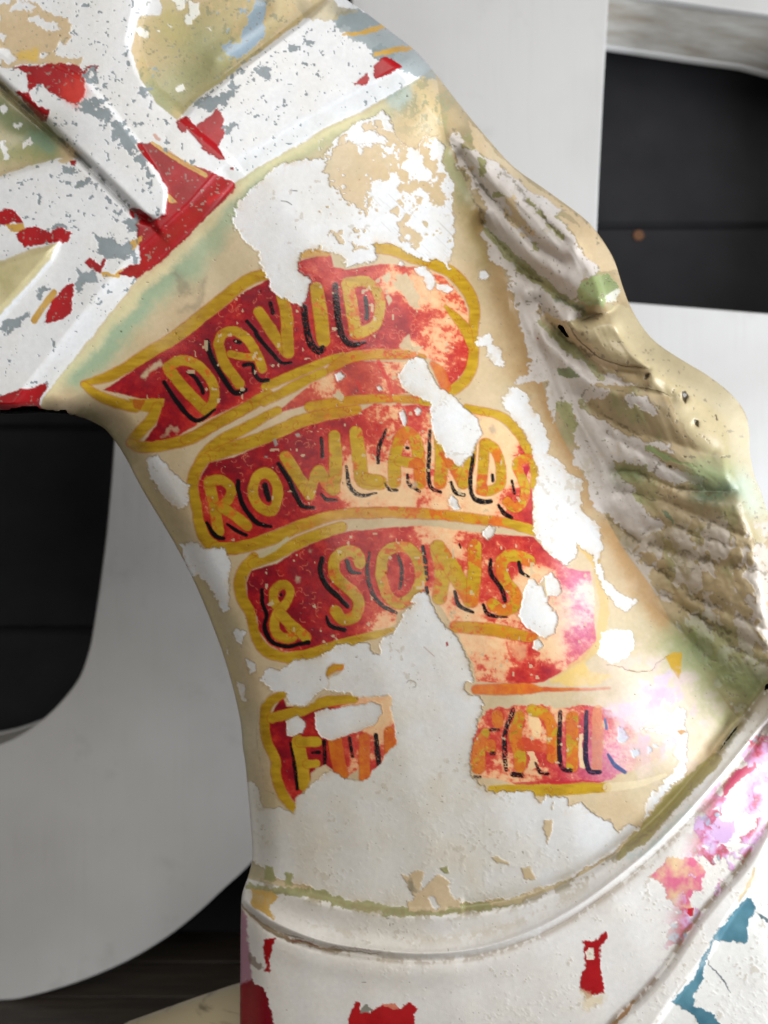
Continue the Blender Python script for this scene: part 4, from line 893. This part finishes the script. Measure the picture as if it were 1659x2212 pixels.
# ------------------------------------------------------------------ floor, wall and the white letters behind
def board(x0, x1, y0, y1, z0, z1, b=.006):
    v = []; f = []
    for (xa, xb, za, zb, y) in [(x0, x1, z0, z1, y1), (x0, x1, z0, z1, y0 + b), (x0 + b, x1 - b, z0 + b, z1 - b, y0)]:
        v += [(xa, y, za), (xb, y, za), (xb, y, zb), (xa, y, zb)]
    for k in (0, 4):
        for i in range(4):
            j = (i + 1) % 4
            f.append((k + i, k + j, k + 4 + j, k + 4 + i))
    f += [(3, 2, 1, 0), (8, 9, 10, 11)]
    return v, f
M_WALL, nd, lk, bs = mat_new('charcoal_board_paint')
nz = nd.new('ShaderNodeTexNoise'); nz.inputs['Scale'].default_value = 9; nz.inputs['Detail'].default_value = 8
cr = nd.new('ShaderNodeValToRGB'); cr.color_ramp.elements[0].color = (.009, .009, .0105, 1); cr.color_ramp.elements[1].color = (.025, .025, .028, 1)
tcw = nd.new('ShaderNodeTexCoord'); lk.new(tcw.outputs['Object'], nz.inputs['Vector']); lk.new(nz.outputs['Fac'], cr.inputs[0]); lk.new(cr.outputs[0], bs.inputs['Base Color'])
bw = nd.new('ShaderNodeBump'); bw.inputs['Strength'].default_value = .3; lk.new(nz.outputs['Fac'], bw.inputs['Height']); lk.new(bw.outputs[0], bs.inputs['Normal'])
bs.inputs['Roughness'].default_value = .75; bs.inputs['Specular IOR Level'].default_value = .15
WALL_Y = 1.87
v, f = board(-3.0, 3.2, WALL_Y + .03, WALL_Y + .12, -.02, 2.9)
wall = tag(new_mesh('wall', v, f, None, M_WALL), 'dark charcoal boarded wall behind the white letters', kind='structure')
pitch = 436 * K * WALL_Y
z = CAM_Z + (1106 - 1360) * K * WALL_Y
while z > .05: z -= pitch
proto = None
while z < 2.8:
    v, f = board(-3.0, 3.2, WALL_Y, WALL_Y + .029, 0, pitch - .001, .010)
    o = new_mesh('board', v, f, wall, M_WALL)
    o.location = (0, 0, z + .0005)
    z += pitch
M_RUST, nd, lk, bs = mat_new('orange_paint_spot'); bs.inputs['Base Color'].default_value = (.10, .035, .008, 1); bs.inputs['Roughness'].default_value = .7
sx, sz = (1379 - 829.5) * K * WALL_Y, CAM_Z + (1106 - 509) * K * WALL_Y
n = 20; rr = [.012 + .003 * math.sin(3.1 * i) for i in range(n)]
v = [(sx + rr[i] * math.cos(6.283 * i / n), WALL_Y - .003, sz + rr[i] * math.sin(6.283 * i / n)) for i in range(n)] + [(sx + 1.1 * rr[i] * math.cos(6.283 * i / n), WALL_Y + .001, sz + 1.1 * rr[i] * math.sin(6.283 * i / n)) for i in range(n)]
f = [tuple(range(n))[::-1]] + [(i, (i + 1) % n, n + (i + 1) % n, n + i) for i in range(n)]
new_mesh('paint_spot', v, f, wall, M_RUST)

M_FLOOR, nd, lk, bs = mat_new('dark_worn_floorboard')
tcf = nd.new('ShaderNodeTexCoord'); mp = nd.new('ShaderNodeMapping'); mp.inputs['Scale'].default_value = (1.6, 22, 1)
wv = nd.new('ShaderNodeTexNoise'); wv.inputs['Scale'].default_value = 3.5; wv.inputs['Detail'].default_value = 9; wv.inputs['Roughness'].default_value = .65
cr = nd.new('ShaderNodeValToRGB'); cr.color_ramp.elements[0].position = .3; cr.color_ramp.elements[0].color = (.010, .008, .006, 1); cr.color_ramp.elements[1].position = .75; cr.color_ramp.elements[1].color = (.05, .036, .024, 1)
oi = nd.new('ShaderNodeObjectInfo'); ad = nd.new('ShaderNodeVectorMath'); ad.operation = 'ADD'
lk.new(tcf.outputs['Object'], mp.inputs['Vector']); lk.new(mp.outputs[0], ad.inputs[0]); lk.new(oi.outputs['Location'], ad.inputs[1]); lk.new(ad.outputs[0], wv.inputs['Vector'])
lk.new(wv.outputs['Fac'], cr.inputs[0]); lk.new(cr.outputs[0], bs.inputs['Base Color'])
bf = nd.new('ShaderNodeBump'); bf.inputs['Strength'].default_value = .4; bf.inputs['Distance'].default_value = .004; lk.new(wv.outputs['Fac'], bf.inputs['Height']); lk.new(bf.outputs[0], bs.inputs['Normal'])
bs.inputs['Roughness'].default_value = .55
v, f = board(-3.0, 3.2, 0, .05, -1.2, WALL_Y + .03)
v = [(a, c, -.012 - b) for a, b, c in v]
floor = tag(new_mesh('floor', v, [q[::-1] for q in f], None, M_FLOOR), 'dark worn wooden plank floor', kind='structure')
pw = .125
me0 = None
for i in range(24):
    y0 = WALL_Y - .005 - (i + 1) * pw
    if me0 is None:
        v, f = board(-3.0, 3.2, 0, .012, 0, pw - .002, .0012)
        o = new_mesh('plank', [(a, c, -b) for a, b, c in v], [q[::-1] for q in f], floor, M_FLOOR); me0 = o.data
    else:
        o = bpy.data.objects.new('plank', me0); sc.collection.objects.link(o); o.parent = floor
    o.location = (.013 * (i % 3), y0, 0)

# white letters
M_LET, nd, lk, bs = mat_new('white_letter_paint')
tcl = nd.new('ShaderNodeTexCoord')
na = nd.new('ShaderNodeTexNoise'); na.inputs['Scale'].default_value = 2.2; na.inputs['Detail'].default_value = 5
nb = nd.new('ShaderNodeTexNoise'); nb.inputs['Scale'].default_value = 5; nb.inputs['Detail'].default_value = 6
mpb = nd.new('ShaderNodeMapping'); mpb.inputs['Scale'].default_value = (14, 1, .9)
lk.new(tcl.outputs['Object'], na.inputs['Vector']); lk.new(tcl.outputs['Object'], mpb.inputs['Vector']); lk.new(mpb.outputs[0], nb.inputs['Vector'])
c1 = nd.new('ShaderNodeValToRGB'); c1.color_ramp.elements[0].position = .25; c1.color_ramp.elements[0].color = (.39, .38, .365, 1); c1.color_ramp.elements[1].position = .6; c1.color_ramp.elements[1].color = (.505, .502, .50, 1)
c2 = nd.new('ShaderNodeValToRGB'); c2.color_ramp.elements[0].position = .22; c2.color_ramp.elements[0].color = (.95, .945, .94, 1); c2.color_ramp.elements[1].position = .42; c2.color_ramp.elements[1].color = (1, 1, 1, 1)
mx = nd.new('ShaderNodeMixRGB'); mx.blend_type = 'MULTIPLY'; mx.inputs[0].default_value = .8
sp = nd.new('ShaderNodeTexNoise'); sp.inputs['Scale'].default_value = 7; sp.inputs['Detail'].default_value = 4; sp.inputs['Roughness'].default_value = .7
c3 = nd.new('ShaderNodeValToRGB'); c3.color_ramp.elements[0].position = .58; c3.color_ramp.elements[0].color = (1, 1, 1, 1); c3.color_ramp.elements[1].position = .78; c3.color_ramp.elements[1].color = (.62, .61, .60, 1)
mx2 = nd.new('ShaderNodeMixRGB'); mx2.blend_type = 'MULTIPLY'; mx2.inputs[0].default_value = .45
lk.new(na.outputs['Fac'], c1.inputs[0]); lk.new(nb.outputs['Fac'], c2.inputs[0]); lk.new(tcl.outputs['Object'], sp.inputs['Vector']); lk.new(sp.outputs['Fac'], c3.inputs[0])
lk.new(c1.outputs[0], mx.inputs[1]); lk.new(c2.outputs[0], mx.inputs[2]); lk.new(mx.outputs[0], mx2.inputs[1]); lk.new(c3.outputs[0], mx2.inputs[2]); lk.new(mx2.outputs[0], bs.inputs['Base Color'])
bl = nd.new('ShaderNodeBump'); bl.inputs['Strength'].default_value = .12; bl.inputs['Distance'].default_value = .003; lk.new(nb.outputs['Fac'], bl.inputs['Height']); lk.new(bl.outputs[0], bs.inputs['Normal'])
bs.inputs['Roughness'].default_value = .5
M_EDGE, nd, lk, bs = mat_new('letter_return_board')
tce = nd.new('ShaderNodeTexCoord'); mpe = nd.new('ShaderNodeMapping'); mpe.inputs['Scale'].default_value = (3, 8, 3)
ne = nd.new('ShaderNodeTexNoise'); ne.inputs['Scale'].default_value = 4; ne.inputs['Detail'].default_value = 7
ce = nd.new('ShaderNodeValToRGB'); ce.color_ramp.elements[0].position = .3; ce.color_ramp.elements[0].color = (.34, .30, .25, 1); ce.color_ramp.elements[1].position = .7; ce.color_ramp.elements[1].color = (.56, .55, .52, 1)
lk.new(tce.outputs['Object'], mpe.inputs['Vector']); lk.new(mpe.outputs[0], ne.inputs['Vector']); lk.new(ne.outputs['Fac'], ce.inputs[0]); lk.new(ce.outputs[0], bs.inputs['Base Color'])
be = nd.new('ShaderNodeBump'); be.inputs['Strength'].default_value = .3; be.inputs['Distance'].default_value = .004; lk.new(ne.outputs['Fac'], be.inputs['Height']); lk.new(be.outputs[0], bs.inputs['Normal'])
bs.inputs['Roughness'].default_value = .7
LY0, LY1 = 1.60, 1.80
def p3(px, py, y):
    return ((px - 829.5) * K * y, y, CAM_Z + (1106 - py) * K * y)
def letter(name, outer, holes, label):
    root = bpy.data.objects.new(name, None); sc.collection.objects.link(root)
    tag(root, label, 'letter', 'white letters standing along the wall')
    loops = [outer] + holes
    base = np.array([p3(a, b, LY0) for a, b in outer]); cx = float(base[:, 0].mean())
    root.location = (cx, (LY0 + LY1) / 2, 0)
    def face(nm, y, flip, mat):
        cu = bpy.data.curves.new(nm, 'CURVE'); cu.dimensions = '2D'; cu.fill_mode = 'BOTH'
        for lp in loops:
            s = cu.splines.new('POLY'); s.points.add(len(lp) - 1); s.use_cyclic_u = True
            for q, (a, b) in zip(s.points, lp):
                x_, _, z_ = p3(a, b, LY0); q.co = (x_ - cx, z_, 0, 1)
        cu.extrude = .006; cu.bevel_depth = .004; cu.bevel_resolution = 2
        tmp = bpy.data.objects.new(nm, cu); sc.collection.objects.link(tmp)
        dg = bpy.context.evaluated_depsgraph_get()
        me = bpy.data.meshes.new_from_object(tmp.evaluated_get(dg))
        bpy.data.objects.remove(tmp)
        me.name = nm
        n_ = len(me.vertices); co = np.empty(n_ * 3, np.float32); me.vertices.foreach_get('co', co); co = co.reshape(-1, 3)
        co = np.stack([co[:, 0], -co[:, 2] + (y - (LY0 + LY1) / 2), co[:, 1]], 1)
        me.vertices.foreach_set('co', co.ravel().astype(np.float32)); me.update()
        me.materials.clear(); me.materials.append(mat)
        o = bpy.data.objects.new(nm, me); sc.collection.objects.link(o); o.parent = root
    face('front_panel', LY0 + .010, False, M_LET)
    face('back_panel', LY1 - .010, False, M_LET)
    ym = (LY0 + LY1) / 2
    for li, lp in enumerate(loops):
        q = np.array([p3(a, b, LY0) for a, b in lp]); n_ = len(q)
        c = np.vstack([np.c_[q[:, 0] - cx, np.full(n_, LY0 + .021 - ym), q[:, 2]], np.c_[q[:, 0] - cx, np.full(n_, LY1 - .021 - ym), q[:, 2]]])
        o = new_mesh('edge_return' if li == 0 else 'opening_return', c, [(i, (i + 1) % n_, n_ + (i + 1) % n_, n_ + i) for i in range(n_)], root, M_EDGE if li or len(holes) == 0 else M_LET)
        for pl_ in o.data.polygons: pl_.use_smooth = True
    return root
hole_l = smooth(pts('P', "258,820 249,959 243,1043 232,1161 219,1262 205,1357 195,1407 175,1464 141,1511 101,1552 50,1589 0,1613 -90,1640 -240,1650 -400,1610 -520,1500 -580,1300 -600,1000 -590,600 -540,360 -400,240 -200,210 0,240 150,330 230,500"), 3, True)
out_l = smooth(pts('P', "0,2158 68,2148 171,2117 273,2073 359,2021 427,1967 475,1922 513,1888 543,1857 620,1770 690,1640 730,1480 748,1280 750,1000 746,700 730,420 690,160 600,-60 450,-220 200,-330 -150,-360 -500,-300 -800,-100 -980,250 -1040,800 -1020,1300 -930,1700 -760,1960 -500,2110 -200,2160"), 3, True)
letter('white_letter', out_l, [hole_l], 'large white letter with a rounded bowl, standing behind the throat of the horse')
hole_r = np.vstack([pts('P', "1312,-25 1300,190 1290,390 1283,560 1280,648 1360,657 1500,668 1660,681"), smooth(pts('P', "1780,690 1880,640 1935,520 1945,340 1900,170 1810,70 1690,30"), 3), pts('P', "1560,12 1440,-6")])
out_r = np.vstack([pts('P', "756,-420 770,400 790,1200 800,2150 1220,2160 1240,1500 1400,1490 1640,1500 1800,1560 1900,2150 2300,2150 2200,1500 2060,1250"), smooth(pts('P', "2180,1120 2300,900 2340,500 2300,120 2150,-180 1950,-330 1700,-400"), 3)])
letter('white_letter', out_r, [hole_r], 'large white letter with a straight stem and square-cornered opening, behind the mane')

# ------------------------------------------------------------------ the horse
HORSE_Y = 1.0
def wpos(px, py, dep):
    y = HORSE_Y - dep
    return np.stack([(px - 829.5) * K * y, y, CAM_Z + (1106 - py) * K * y], -1)
# pull the outermost ring of points onto the outline
EX, EY = X.copy(), Y.copy()
gyv, gxv = np.gradient(D_OUT, gy, gx)
gl = np.hypot(gxv, gyv) + 1e-6
ring = (~INS) & (D_OUT < 22)
EX[ring] -= (D_OUT * gxv / gl)[ring]; EY[ring] -= (D_OUT * gyv / gl)[ring]
POS = wpos(EX, EY, DEP)
FAR = wpos(EX, EY, -.85 * DEP)
du = np.gradient(POS, axis=1); dv = np.gradient(POS, axis=0)
NRM = np.cross(du, dv); NRM /= np.linalg.norm(NRM, axis=-1, keepdims=True) + 1e-12
NRM = np.where(NRM[..., 1:2] > 0, -NRM, NRM)

lab = np.zeros((NY, NX), np.int8)                      # 0 neck
PART = ['neck', 'head', 'jowl_strap', 'cheek_strap', 'strap_end', 'nose_strap', 'mane', 'lock', 'lock', 'lock', 'breast_collar', 'rolled_rim', 'lower_border', 'saddle_cloth']
lab[(MANE < 0)] = 6
upper = pts('Q5', "60,70 400,225 1100,765 1400,1100 1330,1290 1210,1370 1010,1400 640,1090 330,750 130,310")
lab[(MANE < 0) & (poly_sdf(upper, X, Y) < 0)] = 7
outer_lock = pts('Q5', "920,1460 1010,1400 1200,1370 1330,1290 1500,1350 1900,1600 Q6:1600,100 1800,900 1750,1300 1590,1300 1480,1100 1440,800 1300,690 1100,520 1000,370 940,210 800,150 Q5:1500,1790 1400,1760 1200,1720 1030,1600 940,1510")
lab[(MANE < 0) & (poly_sdf(outer_lock, X, Y) < 0)] = 8
low_lock = pts('Q6', "540,760 830,820 1180,900 1400,905 1480,1100 1590,1300 1900,1700 1900,2600 1500,2300 1000,1570 800,1440 620,1300 480,1070")
lab[(MANE < 0) & (poly_sdf(low_lock, X, Y) < 0)] = 9
lab[BU < 0] = 11
lab[B1 < 8] = 10
lab[B2 < 0] = 12
lab[B3 < 0] = 13
lab[HEAD < 0] = 1
lab[(HEAD < 0) & (SB < 0)] = 2
lab[(HEAD < 0) & (SW < 0)] = 5
lab[(HEAD < 0) & (SCC < 0)] = 3
lab[(HEAD < 0) & (SA < 0)] = 4
lab_far = np.array([0, 1, 2, 3, 3, 2, 6, 6, 6, 6, 10, 10, 10, 13], np.int8)[lab]
PARENT = {4: 3, 7: 6, 8: 6, 9: 6, 11: 10, 12: 10}
PLAB = {2: 'wide flaking white jowl strap with red remnants', 3: 'white cheek strap with a red corner', 0: 'cream painted neck with lettered red scrolls', 10: 'white breast collar band with red patches', 13: 'white saddle cloth edged in blue', 8: 'smooth cream outer lock'}

horse = bpy.data.objects.new('carousel_horse', None); sc.collection.objects.link(horse)
horse.location = (.1, HORSE_Y, 0)
tag(horse, 'carved carousel horse with peeling cream paint and red lettered scrolls on its neck', 'carousel horse')
idx = np.arange(NY * NX).reshape(NY, NX)
def add_part(k, name, parent):
    V = []; N = []; C = []; G = []; Fq = []; nv = 0
    for st, mirror in ((1, False), (6, True)):
        iy = np.unique(np.append(np.arange(0, NY, st), NY - 1)); ix = np.unique(np.append(np.arange(0, NX, st), NX - 1))
        sub = np.ix_(iy, ix)
        I = INS[sub]; L = (lab_far if mirror else lab)[sub]; id_ = idx[sub]
        anyin = I[:-1, :-1] | I[1:, :-1] | I[:-1, 1:] | I[1:, 1:]
        if mirror:
            anyin = I[:-1, :-1] & I[1:, :-1] & I[:-1, 1:] & I[1:, 1:]
        cell = anyin & (L[:-1, :-1] == k)
        a = id_[:-1, :-1][cell]; b = id_[:-1, 1:][cell]; c = id_[1:, 1:][cell]; d = id_[1:, :-1][cell]
        q = np.stack([a, d, c, b], 1)
        if mirror: q = q[:, ::-1]
        u, inv = np.unique(q, return_inverse=True)
        if len(q) == 0: continue
        p = POS.reshape(-1, 3)[u].copy(); n_ = NRM.reshape(-1, 3)[u].copy()
        if mirror:
            p = FAR.reshape(-1, 3)[u].copy(); n_[:, 1] *= -1
        V.append(p); N.append(n_); C.append(COL.reshape(-1, 3)[u]); G.append(RGH.ravel()[u])
        Fq.append(inv.reshape(-1, 4) + nv); nv += len(u)
    V = np.vstack(V).astype(np.float32); N = np.vstack(N).astype(np.float32); C = np.vstack(C); G = np.concatenate(G); Fq = np.vstack(Fq)
    V -= np.array(horse.location, dtype=np.float32)
    me = bpy.data.meshes.new(name)
    me.vertices.add(len(V)); me.vertices.foreach_set('co', V.ravel())
    me.loops.add(Fq.size); me.loops.foreach_set('vertex_index', Fq.ravel().astype(np.int32))
    me.polygons.add(len(Fq)); me.polygons.foreach_set('loop_start', np.arange(0, Fq.size, 4, dtype=np.int32))
    me.polygons.foreach_set('use_smooth', np.ones(len(Fq), dtype=bool))
    me.update(calc_edges=True)
    ca = me.attributes.new('paint', 'FLOAT_COLOR', 'POINT')
    ca.data.foreach_set('color', np.c_[C, np.ones(len(C))].astype(np.float32).ravel())
    ga = me.attributes.new('gloss', 'FLOAT', 'POINT'); ga.data.foreach_set('value', G.astype(np.float32))
    me.normals_split_custom_set_from_vertices(N)
    me.materials.append(M_HORSE)
    o = bpy.data.objects.new(name, me); sc.collection.objects.link(o); o.parent = parent
    if k in PLAB: o['label'] = PLAB[k]
    return o
made = {}
for k in [0, 1, 2, 3, 5, 6, 10, 13, 4, 7, 8, 9, 11, 12]:
    made[k] = add_part(k, PART[k], made[PARENT[k]] if k in PARENT else horse)

# raised foreleg, cream, below the chest
M_LEG, nd, lk, bs = mat_new('cream_leg_paint')
tcg = nd.new('ShaderNodeTexCoord'); mpg = nd.new('ShaderNodeMapping'); mpg.inputs['Scale'].default_value = (7, 7, 60); mpg.inputs['Rotation'].default_value = (0, math.radians(24), 0)
ng = nd.new('ShaderNodeTexNoise'); ng.inputs['Scale'].default_value = 2.2; ng.inputs['Detail'].default_value = 7
cg = nd.new('ShaderNodeValToRGB'); cg.color_ramp.elements[0].position = .27; cg.color_ramp.elements[0].color = (.10, .08, .05, 1); cg.color_ramp.elements[1].position = .42; cg.color_ramp.elements[1].color = (.36, .30, .19, 1)
lk.new(tcg.outputs['Object'], mpg.inputs['Vector']); lk.new(mpg.outputs[0], ng.inputs['Vector']); lk.new(ng.outputs['Fac'], cg.inputs[0]); lk.new(cg.outputs[0], bs.inputs['Base Color'])
bs.inputs['Roughness'].default_value = .4
secs = [(760, 2335, 190, .10), (600, 2297, 178, .095), (516, 2290, 148, .088), (440, 2302, 136, .080), (370, 2320, 130, .074), (300, 2342, 128, .068), (210, 2382, 118, .062), (120, 2420, 108, .058), (40, 2500, 100, .055)]
V = []; F = []; nr = 28
for j, (px, py, rv, rd_) in enumerate(secs):
    for i in range(nr):
        a_ = 6.28318 * i / nr
        q = wpos(np.float32(px + .42 * rv * -math.sin(a_) * .5), np.float32(py - rv * math.sin(a_)), np.float32(-0.13))
        V.append((q[0] - horse.location[0], q[1] - rd_ * .8 * math.cos(a_) - HORSE_Y, q[2]))
for j in range(len(secs) - 1):
    for i in range(nr):
        F.append((j * nr + i, j * nr + (i + 1) % nr, (j + 1) * nr + (i + 1) % nr, (j + 1) * nr + i))
F.append(tuple(range((len(secs) - 1) * nr, len(secs) * nr))); F.append(tuple(range(nr))[::-1])
leg = new_mesh('foreleg', V, F, horse, M_LEG)
for pl_ in leg.data.polygons: pl_.use_smooth = True
leg['label'] = 'cream raised foreleg'
